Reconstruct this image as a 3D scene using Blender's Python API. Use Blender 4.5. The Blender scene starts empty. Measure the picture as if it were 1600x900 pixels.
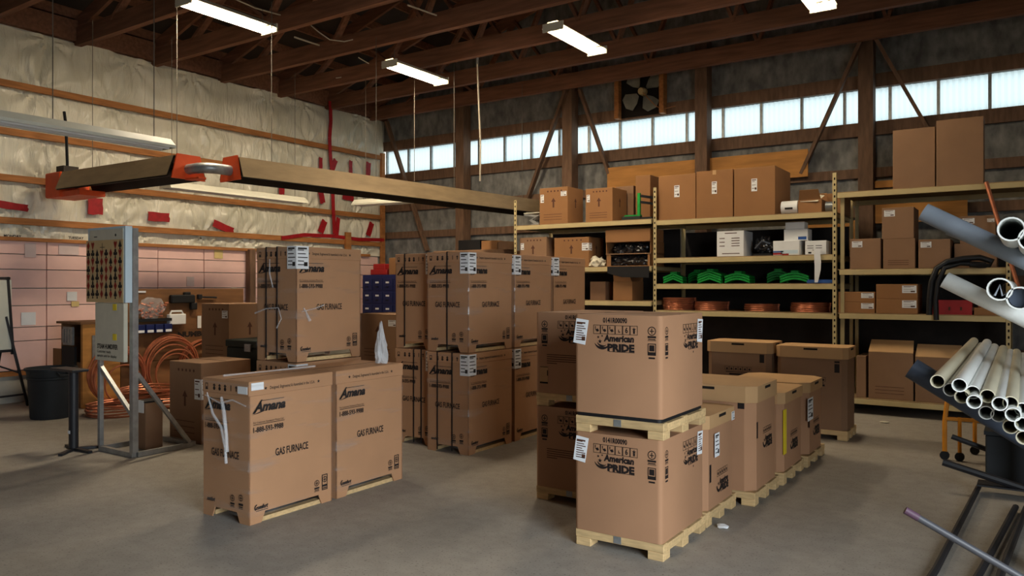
import bpy, bmesh, math, random
from mathutils import Vector, Matrix, noise

# ------------------------------------------------------------------ camera, world, light, exposure
S = bpy.context.scene
C = bpy.context.collection
R = random.Random(7)
YAW = math.atan2(800, 1200)                      # the long wall runs off to a point at the right edge of the frame
cam_d = bpy.data.cameras.new('camera'); cam = bpy.data.objects.new('camera', cam_d); C.objects.link(cam)
cam_d.sensor_width = 36; cam_d.lens = 27; cam_d.shift_y = -0.0019; cam_d.clip_end = 300
cam.location = (0, 0, 1.6); cam.rotation_euler = (math.pi/2, 0, YAW)
S.camera = cam
w = bpy.data.worlds.new('sky'); S.world = w; w.use_nodes = True
bg = w.node_tree.nodes['Background']; bg.inputs[0].default_value = (0.86, 0.94, 1.0, 1); bg.inputs[1].default_value = 15.5
S.view_settings.view_transform = 'Standard'; S.view_settings.look = 'None'
S.view_settings.exposure = 0.0; S.view_settings.gamma = 1; S.view_settings.use_curve_mapping = False
S.cycles.use_denoising = True; S.cycles.max_bounces = 7; S.cycles.diffuse_bounces = 4; S.cycles.transparent_max_bounces = 12
S.cycles.sample_clamp_indirect = 6
DOOR_U, DOOR_V0, DOOR_V1, DOOR_H = 2.2, -.6, 2.7, 3.5

def portal(name, loc, rot, sx, sy):              # marks a real opening to the sky for the sampler
    l = bpy.data.lights.new(name, 'AREA'); l.shape = 'RECTANGLE'; l.size = sx; l.size_y = sy; l.cycles.is_portal = True
    o = bpy.data.objects.new(name, l); C.objects.link(o); o.location = loc; o.rotation_euler = rot
portal('door_portal', (DOOR_U + .02, (DOOR_V0+DOOR_V1)/2, DOOR_H/2), (0, math.pi/2, 0), DOOR_H, DOOR_V1-DOOR_V0)

CS, SN = math.cos(YAW), math.sin(YAW)
def ray(px, py):
    t = (px-800)/1200; s = (447-py)/1200
    return (CS*t-SN, SN*t+CS, s)
def FL(px, py, z=0.0):
    d = ray(px, py); k = (z-1.6)/d[2]; return (d[0]*k, d[1]*k)
def AV(px, py, v):                               # point on the upright plane Y = v -> (x, z)
    d = ray(px, py); k = v/d[1]; return (d[0]*k, 1.6+d[2]*k)
def AU(px, py, u):                               # point on the upright plane X = u -> (y, z)
    d = ray(px, py); k = u/d[0]; return (d[1]*k, 1.6+d[2]*k)

# ------------------------------------------------------------------ materials
def lin(c):
    return tuple(((x/255)/12.92 if x/255 <= .04045 else ((x/255+.055)/1.055)**2.4) for x in c) + (1,)
MATS = {}
def mk(name, rgb, rough=.8, metal=0., var=.12, scale=6., stretch=(1,1,1), bump=0., bscale=40., rgb2=None, spec=.3, rand=0.):
    m = bpy.data.materials.new(name); m.use_nodes = True; MATS[name] = m
    n = m.node_tree.nodes; L = m.node_tree.links; p = n['Principled BSDF']
    p.inputs['Roughness'].default_value = rough; p.inputs['Metallic'].default_value = metal
    p.inputs['Specular IOR Level'].default_value = spec
    a = lin(rgb); b = lin(rgb2) if rgb2 else tuple(x*(1-var*2) for x in a[:3])+(1,)
    tc = n.new('ShaderNodeTexCoord'); mp = n.new('ShaderNodeMapping'); mp.inputs['Scale'].default_value = stretch
    L.new(tc.outputs['Object'], mp.inputs['Vector'])
    nz = n.new('ShaderNodeTexNoise'); nz.inputs['Scale'].default_value = scale; nz.inputs['Detail'].default_value = 5
    L.new(mp.outputs[0], nz.inputs['Vector'])
    cr = n.new('ShaderNodeValToRGB'); cr.color_ramp.elements[0].position = .32; cr.color_ramp.elements[1].position = .68
    cr.color_ramp.elements[0].color = b; cr.color_ramp.elements[1].color = a
    L.new(nz.outputs[0], cr.inputs[0]); out = cr.outputs[0]
    if rand:
        oi = n.new('ShaderNodeObjectInfo'); hs = n.new('ShaderNodeHueSaturation')
        mr = n.new('ShaderNodeMapRange'); mr.inputs['To Min'].default_value = 1-rand; mr.inputs['To Max'].default_value = 1+rand
        L.new(oi.outputs['Random'], mr.inputs[0]); L.new(mr.outputs[0], hs.inputs['Value']); L.new(out, hs.inputs['Color']); out = hs.outputs[0]
    L.new(out, p.inputs['Base Color'])
    if bump:
        n2 = n.new('ShaderNodeTexNoise'); n2.inputs['Scale'].default_value = bscale; n2.inputs['Detail'].default_value = 4
        L.new(mp.outputs[0], n2.inputs['Vector'])
        bp = n.new('ShaderNodeBump'); bp.inputs['Strength'].default_value = bump; bp.inputs['Distance'].default_value = .02
        L.new(n2.outputs[0], bp.inputs['Height']); L.new(bp.outputs[0], p.inputs['Normal'])
    return m
mk('card', (176,132,96), .78, var=.05, scale=2.2, bump=.04, bscale=30, rand=.05)
mk('card_grey', (170,128,96), .78, var=.05, scale=2.5, rand=.05)
mk('card_dark', (140,108,82), .8, var=.06, scale=2.5, rand=.07)
mk('card_lid', (188,150,106), .78, var=.05, scale=3, rand=.04)
mk('card_tan', (146,104,66), .8, var=.05, scale=3, rand=.06)
mk('print', (34,26,24), .7, var=.15, scale=60)
mk('print_soft', (92,58,42), .8, var=.15, scale=60)
mk('red_print', (150,44,30), .8, var=.1, scale=40)
mk('slot', (30,24,20), .9, var=.1)
mk('paper', (226,228,230), .7, var=.03, scale=8)
mk('poster_tan', (206,176,128), .75, var=.05, scale=8)
mk('faded_yellow', (214,190,128), .75, var=.05)
mk('faded_paper', (210,190,186), .75, var=.05)
mk('paper_cream', (206,200,180), .75, var=.05, scale=8)
mk('pine', (214,178,120), .7, var=.12, scale=4, stretch=(1,1,9), bump=.05, rand=.1)
mk('pallet_wood', (212,180,130), .75, var=.13, scale=5, stretch=(2,6,14), rand=.1)
mk('girt_wood', (176,116,64), .7, var=.18, scale=3, stretch=(8,1,8), rand=.06)
mk('dark_wood', (122,94,74), .75, var=.2, scale=3, stretch=(6,6,1.2), bump=.08, bscale=20, rand=.08)
mk('truss_wood', (132,90,68), .8, var=.2, scale=2.5, stretch=(.7,8,8), rand=.1)
mk('plywood', (200,140,72), .65, var=.15, scale=2.5, stretch=(.8,1.2,5), rand=.06)
mk('bench_wood', (132,92,58), .65, var=.2, scale=2.5, stretch=(4,.8,4), rand=.05)
mk('black', (26,26,28), .6, var=.1)
mk('black_steel', (34,34,38), .5, var=.15, spec=.4)
mk('black_film', (30,30,34), .22, var=.2, bump=.5, bscale=14, spec=.5)
mk('rack_cream', (192,174,128), .5, var=.06, scale=5)
mk('shade_panel', (46,41,38), .85, var=.12)
mk('rack_deck', (160,134,96), .8, var=.15, scale=5)
mk('steel', (150,156,160), .38, metal=.75, var=.1, scale=8)
mk('galv', (165,168,168), .42, metal=.6, var=.15, scale=14)
mk('tin_white', (206,204,188), .45, var=.06, scale=5)
mk('hood', (158,136,104), .5, metal=.35, var=.12, scale=3, stretch=(1,1,4))
mk('hood_in', (52,45,38), .6, metal=.1, var=.2, scale=4)  # inner face of the hood, darkened so its underside looks shaded
mk('orange', (226,84,36), .5, var=.1, scale=5)
mk('copper', (214,136,102), .36, metal=.55, var=.15, scale=10)
mk('green', (24,150,62), .45, var=.12, scale=6)
mk('dark_green', (34,42,38), .6, var=.1)
mk('bin_grey', (38,42,46), .6, var=.12, scale=4)
mk('navy', (26,36,88), .5, var=.12, rand=.1)
mk('red', (160,34,34), .5, var=.1)
mk('tape', (164,28,34), .45, var=.15, scale=14)
mk('white', (226,228,228), .5, var=.03)
mk('pale_blue', (196,216,228), .5, var=.03)
mk('whiteboard', (206,208,196), .35, var=.03)
mk('pvc', (228,230,226), .35, var=.06, scale=6, stretch=(1,.3,1))
mk('pvc_aged', (206,198,172), .4, var=.1, scale=4, stretch=(1,.3,1))
mk('pvc_grey', (134,142,152), .4, var=.12, scale=5)
mk('pvc_slate', (62,70,84), .45, var=.12, scale=5)
mk('conduit', (66,66,70), .4, var=.1, scale=9)
mk('purple', (80,56,72), .5, var=.1)
mk('yellow', (232,206,40), .5, var=.05)
mk('yellow_steel', (222,142,34), .5, var=.1)
mk('blue', (50,90,160), .5, var=.1)
mk('foam_pink', (236,196,186), .75, var=.05, scale=3, rand=.03)
mk('tar_wall', (140,140,136), .9, var=.24, scale=6.5, stretch=(1.3,1,.7), bump=.6, bscale=14, rgb2=(98,98,97))
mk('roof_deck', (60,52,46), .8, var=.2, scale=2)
mk('wall_plain', (150,142,130), .8, var=.06)
mk('wall_metal', (84,80,74), .7, var=.06)
mk('block', (186,182,170), .85, var=.1, scale=5)
mk('fan_metal', (128,128,118), .5, metal=.3, var=.15)
mk('wire', (96,90,80), .5, var=.05)
mk('rope', (200,190,170), .8, var=.1)
mk('rubber', (30,30,32), .45, var=.15)
mk('yard', (150,148,142), .9, var=.08)

def floor_mat():
    m = bpy.data.materials.new('concrete'); m.use_nodes = True; MATS['concrete'] = m
    n = m.node_tree.nodes; L = m.node_tree.links; p = n['Principled BSDF']
    p.inputs['Roughness'].default_value = .62; p.inputs['Specular IOR Level'].default_value = .35
    tc = n.new('ShaderNodeTexCoord')
    def nz(s, d): 
        x = n.new('ShaderNodeTexNoise'); x.inputs['Scale'].default_value = s; x.inputs['Detail'].default_value = d
        L.new(tc.outputs['Object'], x.inputs['Vector']); return x
    a = nz(.55, 6); b = nz(9, 8); c = nz(70, 3)
    r1 = n.new('ShaderNodeValToRGB'); r1.color_ramp.elements[0].position = .3; r1.color_ramp.elements[1].position = .7
    r1.color_ramp.elements[0].color = lin((150,143,132)); r1.color_ramp.elements[1].color = lin((164,159,151))
    L.new(a.outputs[0], r1.inputs[0])
    m1 = n.new('ShaderNodeMix'); m1.data_type = 'RGBA'; m1.blend_type = 'MULTIPLY'; m1.inputs[0].default_value = .55
    r2 = n.new('ShaderNodeValToRGB'); r2.color_ramp.elements[0].position = .35; r2.color_ramp.elements[0].color = (.78,.77,.76,1); r2.color_ramp.elements[1].position = .62
    L.new(b.outputs[0], r2.inputs[0]); L.new(r1.outputs[0], m1.inputs[6]); L.new(r2.outputs[0], m1.inputs[7])
    m2 = n.new('ShaderNodeMix'); m2.data_type = 'RGBA'; m2.blend_type = 'MULTIPLY'; m2.inputs[0].default_value = .85
    r3 = n.new('ShaderNodeValToRGB'); r3.color_ramp.elements[0].position = .27; r3.color_ramp.elements[0].color = (.35,.32,.3,1); r3.color_ramp.elements[1].position = .41
    L.new(c.outputs[0], r3.inputs[0]); L.new(m1.outputs[2], m2.inputs[6]); L.new(r3.outputs[0], m2.inputs[7])
    L.new(m2.outputs[2], p.inputs['Base Color'])
    bp = n.new('ShaderNodeBump'); bp.inputs['Strength'].default_value = .15; bp.inputs['Distance'].default_value = .01
    L.new(b.outputs[0], bp.inputs['Height']); L.new(bp.outputs[0], p.inputs['Normal'])
floor_mat()

def poly_sheet_mat():
    m = mk('poly_sheet', (228,223,204), .22, var=.08, scale=1.2, rgb2=(206,202,182), spec=.5)
    n = m.node_tree.nodes; L = m.node_tree.links; p = n['Principled BSDF']
    tc = n.new('ShaderNodeTexCoord'); mp = n.new('ShaderNodeMapping'); mp.inputs['Scale'].default_value = (1, 3.6, .8)
    L.new(tc.outputs['Object'], mp.inputs[0])
    z = n.new('ShaderNodeTexNoise'); z.inputs['Scale'].default_value = 2.4; z.inputs['Detail'].default_value = 5; z.inputs['Distortion'].default_value = 1.2
    L.new(mp.outputs[0], z.inputs['Vector'])
    bp = n.new('ShaderNodeBump'); bp.inputs['Strength'].default_value = .8; bp.inputs['Distance'].default_value = .05
    L.new(z.outputs[0], bp.inputs['Height']); L.new(bp.outputs[0], p.inputs['Normal'])
poly_sheet_mat()

def film_mat(name, lo, hi, scale):
    m = bpy.data.materials.new(name); m.use_nodes = True; MATS[name] = m
    n = m.node_tree.nodes; L = m.node_tree.links; n.remove(n['Principled BSDF'])
    tr = n.new('ShaderNodeBsdfTransparent'); gl = n.new('ShaderNodeBsdfGlossy'); gl.inputs['Roughness'].default_value = .28
    df = n.new('ShaderNodeBsdfDiffuse'); df.inputs[0].default_value = (.75,.72,.68,1); m0 = n.new('ShaderNodeMixShader'); m0.inputs[0].default_value = .6; L.new(gl.outputs[0], m0.inputs[1]); L.new(df.outputs[0], m0.inputs[2])  # whitish diffuse share paints wrinkle highlights into the film as pale streaks
    mx = n.new('ShaderNodeMixShader'); tc = n.new('ShaderNodeTexCoord'); mp = n.new('ShaderNodeMapping')
    mp.inputs['Rotation'].default_value = (.35, .35, 0); mp.inputs['Scale'].default_value = (1.0, 1.0, 7)
    z = n.new('ShaderNodeTexNoise'); z.inputs['Scale'].default_value = scale; z.inputs['Detail'].default_value = 4
    L.new(tc.outputs['Object'], mp.inputs[0]); L.new(mp.outputs[0], z.inputs['Vector'])
    mr = n.new('ShaderNodeMapRange'); mr.inputs['From Min'].default_value = .56; mr.inputs['From Max'].default_value = .74
    mr.inputs['To Min'].default_value = lo; mr.inputs['To Max'].default_value = hi; L.new(z.outputs[0], mr.inputs[0])
    bp = n.new('ShaderNodeBump'); bp.inputs['Strength'].default_value = .5; bp.inputs['Distance'].default_value = .02
    L.new(z.outputs[0], bp.inputs['Height']); L.new(bp.outputs[0], gl.inputs['Normal'])
    L.new(mr.outputs[0], mx.inputs[0]); L.new(tr.outputs[0], mx.inputs[1]); L.new(m0.outputs[0], mx.inputs[2])
    L.new(mx.outputs[0], n['Material Output'].inputs[0])
film_mat('film', .015, .22, 2.0)
def plastic_mat():
    m = bpy.data.materials.new('clear_plastic'); m.use_nodes = True; MATS['clear_plastic'] = m
    n = m.node_tree.nodes; L = m.node_tree.links; p = n['Principled BSDF']
    p.inputs['Base Color'].default_value = (.8,.82,.84,1); p.inputs['Roughness'].default_value = .25; p.inputs['Alpha'].default_value = .42
plastic_mat()
m_ = MATS['clear_plastic'].copy(); m_.name = 'thin_plastic'; MATS['thin_plastic'] = m_; m_.node_tree.nodes['Principled BSDF'].inputs['Alpha'].default_value = .15
m_ = MATS['clear_plastic'].copy(); m_.name = 'film_bits'; MATS['film_bits'] = m_; m_.node_tree.nodes['Principled BSDF'].inputs['Alpha'].default_value = .26
def glow(name, rgb, st):
    m = bpy.data.materials.new(name); m.use_nodes = True; MATS[name] = m
    p = m.node_tree.nodes['Principled BSDF']; p.inputs['Base Color'].default_value = lin(rgb)
    p.inputs['Emission Color'].default_value = lin(rgb); p.inputs['Emission Strength'].default_value = st
glow('tube_lit', (255,232,196), 42)
def pane_mat():                                   # ribbed fibreglass, lets the sky through
    m = bpy.data.materials.new('fibreglass'); m.use_nodes = True; MATS['fibreglass'] = m
    n = m.node_tree.nodes; L = m.node_tree.links; n.remove(n['Principled BSDF'])
    t = n.new('ShaderNodeBsdfTranslucent'); t.inputs[0].default_value = (.08, .092, .09, 1)
    L.new(t.outputs[0], n['Material Output'].inputs[0])
pane_mat()

# ------------------------------------------------------------------ mesh helpers
class MB:
    def __init__(s): s.v = []; s.f = []
    def add(s, vs, fs):
        k = len(s.v); s.v += [tuple(x) for x in vs]; s.f += [tuple(i+k for i in f) for f in fs]; return s
    def box(s, x0, x1, y0, y1, z0, z1, b=0):
        if b:
            xs = ((x0,x0+b),(x1,x1-b)); ys = ((y0,y0+b),(y1,y1-b)); zs = ((z0,z0+b),(z1,z1-b))
            V = []; F = []
            def id(i,j,k,a): return ((i*2+j)*2+k)*3+a
            for i in (0,1):
                for j in (0,1):
                    for k in (0,1):
                        V += [(xs[i][0],ys[j][1],zs[k][1]), (xs[i][1],ys[j][0],zs[k][1]), (xs[i][1],ys[j][1],zs[k][0])]
            for i in (0,1):
                q=[id(i,0,0,0),id(i,1,0,0),id(i,1,1,0),id(i,0,1,0)]; F.append(q if i else q[::-1])
                q=[id(0,i,0,1),id(0,i,1,1),id(1,i,1,1),id(1,i,0,1)]; F.append(q if i else q[::-1])
                q=[id(0,0,i,2),id(1,0,i,2),id(1,1,i,2),id(0,1,i,2)]; F.append(q if i else q[::-1])
            for i in (0,1):
                for j in (0,1):
                    F += [(id(i,j,0,0),id(i,j,1,0),id(i,j,1,1),id(i,j,0,1)), (id(i,0,j,0),id(i,1,j,0),id(i,1,j,2),id(i,0,j,2)), (id(0,i,j,1),id(1,i,j,1),id(1,i,j,2),id(0,i,j,2))]
                    for k in (0,1): F.append((id(i,j,k,0),id(i,j,k,1),id(i,j,k,2)))
            s.fix = True
            return s.add(V, F)
        return s.add([(x0,y0,z0),(x1,y0,z0),(x1,y1,z0),(x0,y1,z0),(x0,y0,z1),(x1,y0,z1),(x1,y1,z1),(x0,y1,z1)],
                     [(0,3,2,1),(4,5,6,7),(0,1,5,4),(1,2,6,5),(2,3,7,6),(3,0,4,7)])
    def beam(s, p, q, w, h, up=(0,0,1)):              # square bar from p to q
        p = Vector(p); q = Vector(q); d = (q-p).normalized(); a = d.cross(Vector(up))
        if a.length < 1e-4: a = d.cross(Vector((1,0,0)))
        a.normalize(); b = a.cross(d)
        V = [x + a*i*w/2 + b*j*h/2 for x in (p,q) for i,j in ((-1,-1),(1,-1),(1,1),(-1,1))]
        return s.add(V, [(0,1,2,3),(7,6,5,4),(0,4,5,1),(1,5,6,2),(2,6,7,3),(3,7,4,0)])
    def tube(s, pts, r, n=8, closed=False, caps=True):
        pts = [Vector(p) for p in pts]; N = len(pts); V = []; F = []; a = None
        for i, p in enumerate(pts):
            d = (pts[(i+1) % N]-pts[i-1]) if closed else (pts[min(i+1,N-1)]-pts[max(i-1,0)])
            d.normalize()
            if a is None:
                a = d.orthogonal().normalized()
            else:
                a = (a - d*a.dot(d)); a = a.normalized() if a.length > 1e-6 else d.orthogonal().normalized()
            b = d.cross(a); rr = r[i] if isinstance(r, (list,tuple)) else r
            V += [p + (a*math.cos(t)+b*math.sin(t))*rr for t in (2*math.pi*k/n for k in range(n))]
        for i in range(N if closed else N-1):
            for k in range(n):
                j = (i+1) % N
                F.append((i*n+k, i*n+(k+1)%n, j*n+(k+1)%n, j*n+k))
        if caps and not closed: F += [tuple(range(n))[::-1], tuple((N-1)*n+k for k in range(n))]
        return s.add(V, F)
    def pipe(s, p, q, ro, ri, n=20):                  # hollow pipe with wall thickness
        p = Vector(p); q = Vector(q); d = (q-p).normalized(); a = d.orthogonal().normalized(); b = d.cross(a)
        V = [x+(a*math.cos(2*math.pi*k/n)+b*math.sin(2*math.pi*k/n))*r for x, r in ((p,ro),(q,ro),(q,ri),(p,ri)) for k in range(n)]
        F = [(i*n+k, i*n+(k+1)%n, ((i+1)%4)*n+(k+1)%n, ((i+1)%4)*n+k) for i in range(4) for k in range(n)]
        return s.add(V, F)
    def lathe(s, prof, n=24, c=(0,0,0)):
        V = [(c[0]+r*math.cos(2*math.pi*k/n), c[1]+r*math.sin(2*math.pi*k/n), c[2]+z) for r, z in prof for k in range(n)]
        F = [(i*n+k, i*n+(k+1)%n, (i+1)*n+(k+1)%n, (i+1)*n+k) for i in range(len(prof)-1) for k in range(n)]
        return s.add(V, F)
    def prism(s, poly, z0, z1):
        n = len(poly); V = [(x,y,z0) for x,y in poly]+[(x,y,z1) for x,y in poly]
        return s.add(V, [tuple(range(n))[::-1], tuple(range(n,2*n))]+[(k,(k+1)%n,n+(k+1)%n,n+k) for k in range(n)])
    def plate(s, poly3, nrm, t):                      # a flat polygon given thickness
        n = len(poly3); d = Vector(nrm)*t
        V = [Vector(p) for p in poly3]; V += [p+d for p in V]
        return s.add(V, [tuple(range(n))[::-1], tuple(range(n,2*n))]+[(k,(k+1)%n,n+(k+1)%n,n+k) for k in range(n)])
    def mesh(s, name, smooth=False):
        m = bpy.data.meshes.new(name); m.from_pydata(s.v, [], s.f); m.validate()
        b = bmesh.new(); b.from_mesh(m); bmesh.ops.recalc_face_normals(b, faces=b.faces); b.to_mesh(m); b.free()
        if smooth:
            m.shade_smooth()
            m.set_sharp_from_angle(angle=math.radians(40))
        return m
    def build(s, name, mat, parent=None, smooth=False, **k):
        return put(name, s.mesh(name, smooth), mat, parent, **k)
def put(name, mesh, mat, parent=None, loc=(0,0,0), rot=(0,0,0)):
    if mat and not mesh.materials: mesh.materials.append(MATS[mat])
    o = bpy.data.objects.new(name, mesh); C.objects.link(o); o.parent = parent; o.location = loc; o.rotation_euler = rot
    return o
def tag(o, label=None, cat=None, group=None, kind=None):
    if label: o['label'] = label
    if cat: o['category'] = cat
    if group: o['group'] = group
    if kind: o['kind'] = kind
    return o
def thing(name, label, cat, loc=(0,0,0), rz=0, group=None):
    o = bpy.data.objects.new(name, None); C.objects.link(o); o.location = loc; o.rotation_euler = (0,0,rz); o.empty_display_size = .1
    return tag(o, label, cat, group)
def struct(name, mb, mat, **k):
    return tag(mb.build(name, mat, **k), kind='structure')

# printing: flat meshes in the X-Z plane that face -Y
TXT = {}
def text2d(body, size, bold=0., shear=0., sx=1.):
    key = (body, size, bold, shear, sx)
    if key not in TXT:
        c = bpy.data.curves.new('lettering', 'FONT'); c.body = body; c.size = size; c.offset = bold; c.shear = shear
        c.resolution_u = 2; c.align_x = 'LEFT'
        o = bpy.data.objects.new('lettering', c); C.objects.link(o)
        bpy.context.view_layer.update()
        m = o.evaluated_get(bpy.context.evaluated_depsgraph_get()).to_mesh()
        TXT[key] = ([(v.co.x*sx, v.co.y) for v in m.vertices], [tuple(p.vertices) for p in m.polygons])
        bpy.data.objects.remove(o); bpy.data.curves.remove(c)
    return TXT[key]
class Print:
    def __init__(s): s.mb = MB()
    def poly(s, pts): s.mb.add([(x,0,z) for x,z in pts], [tuple(range(len(pts)))]); return s
    def rect(s, x0, x1, z0, z1): return s.poly([(x0,z0),(x1,z0),(x1,z1),(x0,z1)])
    def frame(s, x0, x1, z0, z1, t):
        s.rect(x0,x1,z0,z0+t); s.rect(x0,x1,z1-t,z1); s.rect(x0,x0+t,z0+t,z1-t); return s.rect(x1-t,x1,z0+t,z1-t)
    def text(s, body, x, z, size, bold=0., shear=0., width=None, align='l'):
        V, F = text2d(body, size, bold, shear)
        xs = [p[0] for p in V]; k = width/(max(xs)-min(xs)) if width else 1
        w_ = (max(xs)-min(xs))*k; off = x - min(xs)*k - (w_/2 if align == 'c' else 0)
        s.mb.add([(p[0]*k+off, 0, p[1]+z) for p in V], F); return s
    def disc(s, x, z, r, n=12): return s.poly([(x+r*math.cos(2*math.pi*k/n), z+r*math.sin(2*math.pi*k/n)) for k in range(n)])
    def ring(s, x, z, r, t, a0=0, a1=2*math.pi, n=14, tap=False):
        for k in range(n):
            A = a0+(a1-a0)*k/n; B = a0+(a1-a0)*(k+1)/n
            ta = t*math.sin(math.pi*k/n) if tap else t; tb = t*math.sin(math.pi*(k+1)/n) if tap else t
            s.poly([(x+r*math.cos(A),z+r*math.sin(A)),(x+r*math.cos(B),z+r*math.sin(B)),(x+(r-tb)*math.cos(B),z+(r-tb)*math.sin(B)),(x+(r-ta-1e-5)*math.cos(A),z+(r-ta-1e-5)*math.sin(A))])
        return s
    def star(s, x, z, r):
        P = [(x+(r if k%2==0 else r*.42)*math.sin(math.pi*k/5), z+(r if k%2==0 else r*.42)*math.cos(math.pi*k/5)) for k in range(10)]
        return s.poly(P)
    def arrow(s, x, z, w_, h):
        s.rect(x-w_*.18, x+w_*.18, z, z+h*.62); return s.poly([(x-w_/2,z+h*.6),(x+w_/2,z+h*.6),(x,z+h)])
    def stamp(s, x, z, w_, h):                        # small approval mark: ring over dense lines
        s.ring(x, z+h*.68, w_*.46, w_*.09, n=12); s.rect(x-w_*.24,x+w_*.24,z+h*.64,z+h*.7); s.rect(x-w_*.05,x+w_*.05,z+h*.5,z+h*.86)
        s.rect(x-w_*.46,x+w_*.46,z+h*.2,z+h*.34); s.rect(x-w_*.4,x+w_*.4,z+h*.08,z+h*.15); return s.rect(x-w_*.46,x+w_*.46,z,z+h*.04)
    def mesh(s, name='print'):
        m = bpy.data.meshes.new(name); m.from_pydata(s.mb.v, [], s.mb.f); return m
PY = math.pi/2
def on_front(name, mesh, mat, par, x, y, z): return tag(put(name, mesh, mat, par, (x, y-.0012, z)), kind='stuff')                 # faces -Y
def on_side(name, mesh, mat, par, x, y, z): return tag(put(name, mesh, mat, par, (x+.0012, y, z), (0,0,PY)), kind='stuff')         # faces +X
def blob(rx, ry, rz, amp, seed, freq=3., sub=3, cut=None):
    b = bmesh.new(); bmesh.ops.create_icosphere(b, subdivisions=sub, radius=1); M = MB(); sd = Vector((seed*7.1, seed*3.3, seed*1.7))
    for v in b.verts:
        k = 1+amp*noise.noise(v.co*freq+sd)+amp*.5*noise.noise(v.co*freq*2.7+sd)
        p = v.co*k; z = p.z*rz
        if cut is not None: z = max(z, cut)
        M.v.append((p.x*rx, p.y*ry, z))
    M.f = [tuple(v.index for v in f.verts) for f in b.faces]; b.free(); return M
def rrect(x0, x1, y0, y1, r, n=4):
    P = []
    for cx, cy, a in ((x1-r,y1-r,0),(x0+r,y1-r,1),(x0+r,y0+r,2),(x1-r,y0+r,3)):
        P += [(cx+r*math.cos((a+k/n)*PY), cy+r*math.sin((a+k/n)*PY)) for k in range(n+1)]
    return P

# ------------------------------------------------------------------ the setting
WU, WV, TOP = -11.5, 12.4, 5.12
struct('floor', MB().box(-12.5, 2.36, -5.2, 13, -.3, 0), 'concrete')
struct('ground_outside', MB().box(2.36, 40, -30, 30, -.4, -.06), 'yard')

# back wall with the strip of ribbed panes
ZW0, ZW1 = 4.02, 4.52
wb = struct('wall_back', MB().box(-12.2, 2.3, WV, WV+.12, 0, ZW0).box(-12.2, 2.3, WV, WV+.12, ZW1, 11.5), 'tar_wall')
win = thing('window_1', None, None, (0, WV+.05, 0)); win['kind'] = 'structure'; win['label'] = 'long strip of ribbed translucent panes high in the back wall'
def pane_mesh():
    M = MB(); n = 32; W = .61
    V = []
    for k in range(n+1):
        x = W*k/n; y = .007*math.cos(2*math.pi*k/4)
        V += [(x, y, ZW0), (x, y, ZW1)]
    return M.add(V, [(2*k, 2*k+2, 2*k+3, 2*k+1) for k in range(n)]).mesh('pane')
pm = pane_mesh(); mul = MB().box(-.02, .02, -.03, .03, ZW0, ZW1).mesh('mullion')
u = -11.55
while u < 1.6:
    put('pane', pm, 'fibreglass', win, (u+.01, 0, 0)); put('mullion', mul, 'galv', win, (u, -.02, 0)); u += .62
for k, (za, zb) in enumerate(((ZW1, ZW1+.2), (ZW0-.2, ZW0), (3.2, 3.34), (2.62, 2.76), (1.6, 1.74), (.6, .74))):
    MB().box(-11.7, 2.2, WV-.06, WV+.0, za, zb).build('girt', 'dark_wood', wb)
POSTS = [-11.75, AV(725,300,WV-.15)[0], AV(892,300,WV-.15)[0], AV(1100,300,WV-.15)[0], AV(1355,300,WV-.15)[0], .6]
for x in POSTS: MB().box(x-.1, x+.1, WV-.3, WV-.06, 0, 5.6).build('post', 'dark_wood', wb)
for (a, b, c, d, e) in ((885,140,822,318,.32),(906,140,952,272,.32),(1345,65,1252,272,.32),(1368,60,1452,205,.32),(604,190,668,392,.2)):
    p = AV(a,b,WV-e-.03); q = AV(c,d,WV-.1)
    MB().beam((p[0],WV-e-.03,p[1]), (q[0],WV-.1,q[1]), .05, .1, (0,1,0)).build('brace', 'dark_wood', wb)
# bare sheathing boards fixed along the wall
for (a,b,c,d,v) in ((950,270,1263,291,WV-.12),(1262,345,1345,400,WV-.12),(1368,318,1512,345,WV-.12),(1366,284,1396,292,WV-.12)):
    p = AV(a,(b+d)/2,v); q = AV(c,(b+d)/2,v); h = abs(d-b)/1200*v/ray((a+c)/2,400)[1]
    zc = {950:AV(1105,268,v)[1],1262:AV(1300,372,v)[1],1368:AV(1440,330,v)[1],1366:AV(1380,288,v)[1]}[a]
    hh = {950:.42,1262:.5,1368:.3,1366:.1}[a]
    MB().box(p[0], q[0], v-.03, v, zc-hh/2, zc+hh/2).build('sheathing_board', 'plywood', wb)

# wall on the left: poly sheeting over girts, pink foam below
wl = struct('wall_left', MB().box(WU-.3, WU-.12, -5.2, WV+.1, .42, TOP+.35), 'block')
V = []; ny, nz_ = 330, 76; y0, y1 = 1.0, WV-.12; GZ = (4.35, 3.7, 3.07, 2.49)
stap = [(y, z) for y in [1.6+1.22*k for k in range(9)] for z in GZ + (5.1, 2.25)]
rr = random.Random(3); stap = [(y+rr.uniform(-.35,.35), z) for y, z in stap]
for j in range(nz_+1):
    for i in range(ny+1):
        y = y0+(y1-y0)*i/ny; z0 = 2.24; zt = 5.16+.06*noise.noise(Vector((y*.9,0,2)))+.04*noise.noise(Vector((y*3,0,5)))
        z = z0+(zt-z0)*j/nz_
        g = min(abs(z-q) for q in GZ+(5.16,2.25)); d = .05*min(1, g/.25)
        d += .05*noise.noise(Vector((y*1.1, z*1.6, 0)))+.022*noise.noise(Vector((y*5, z*2.2, 4)))
        for sy, sz in stap:
            dy, dz = y-sy, z-sz; r2 = dy*dy+dz*dz
            if r2 < .5:
                th = math.atan2(dy, dz); r = math.sqrt(r2)
                d += .05*math.sin(th*9+sy*9)*math.exp(-r*3.2)*min(1, r*6)
        V.append((WU-.07+d*.9, y, z))
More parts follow.
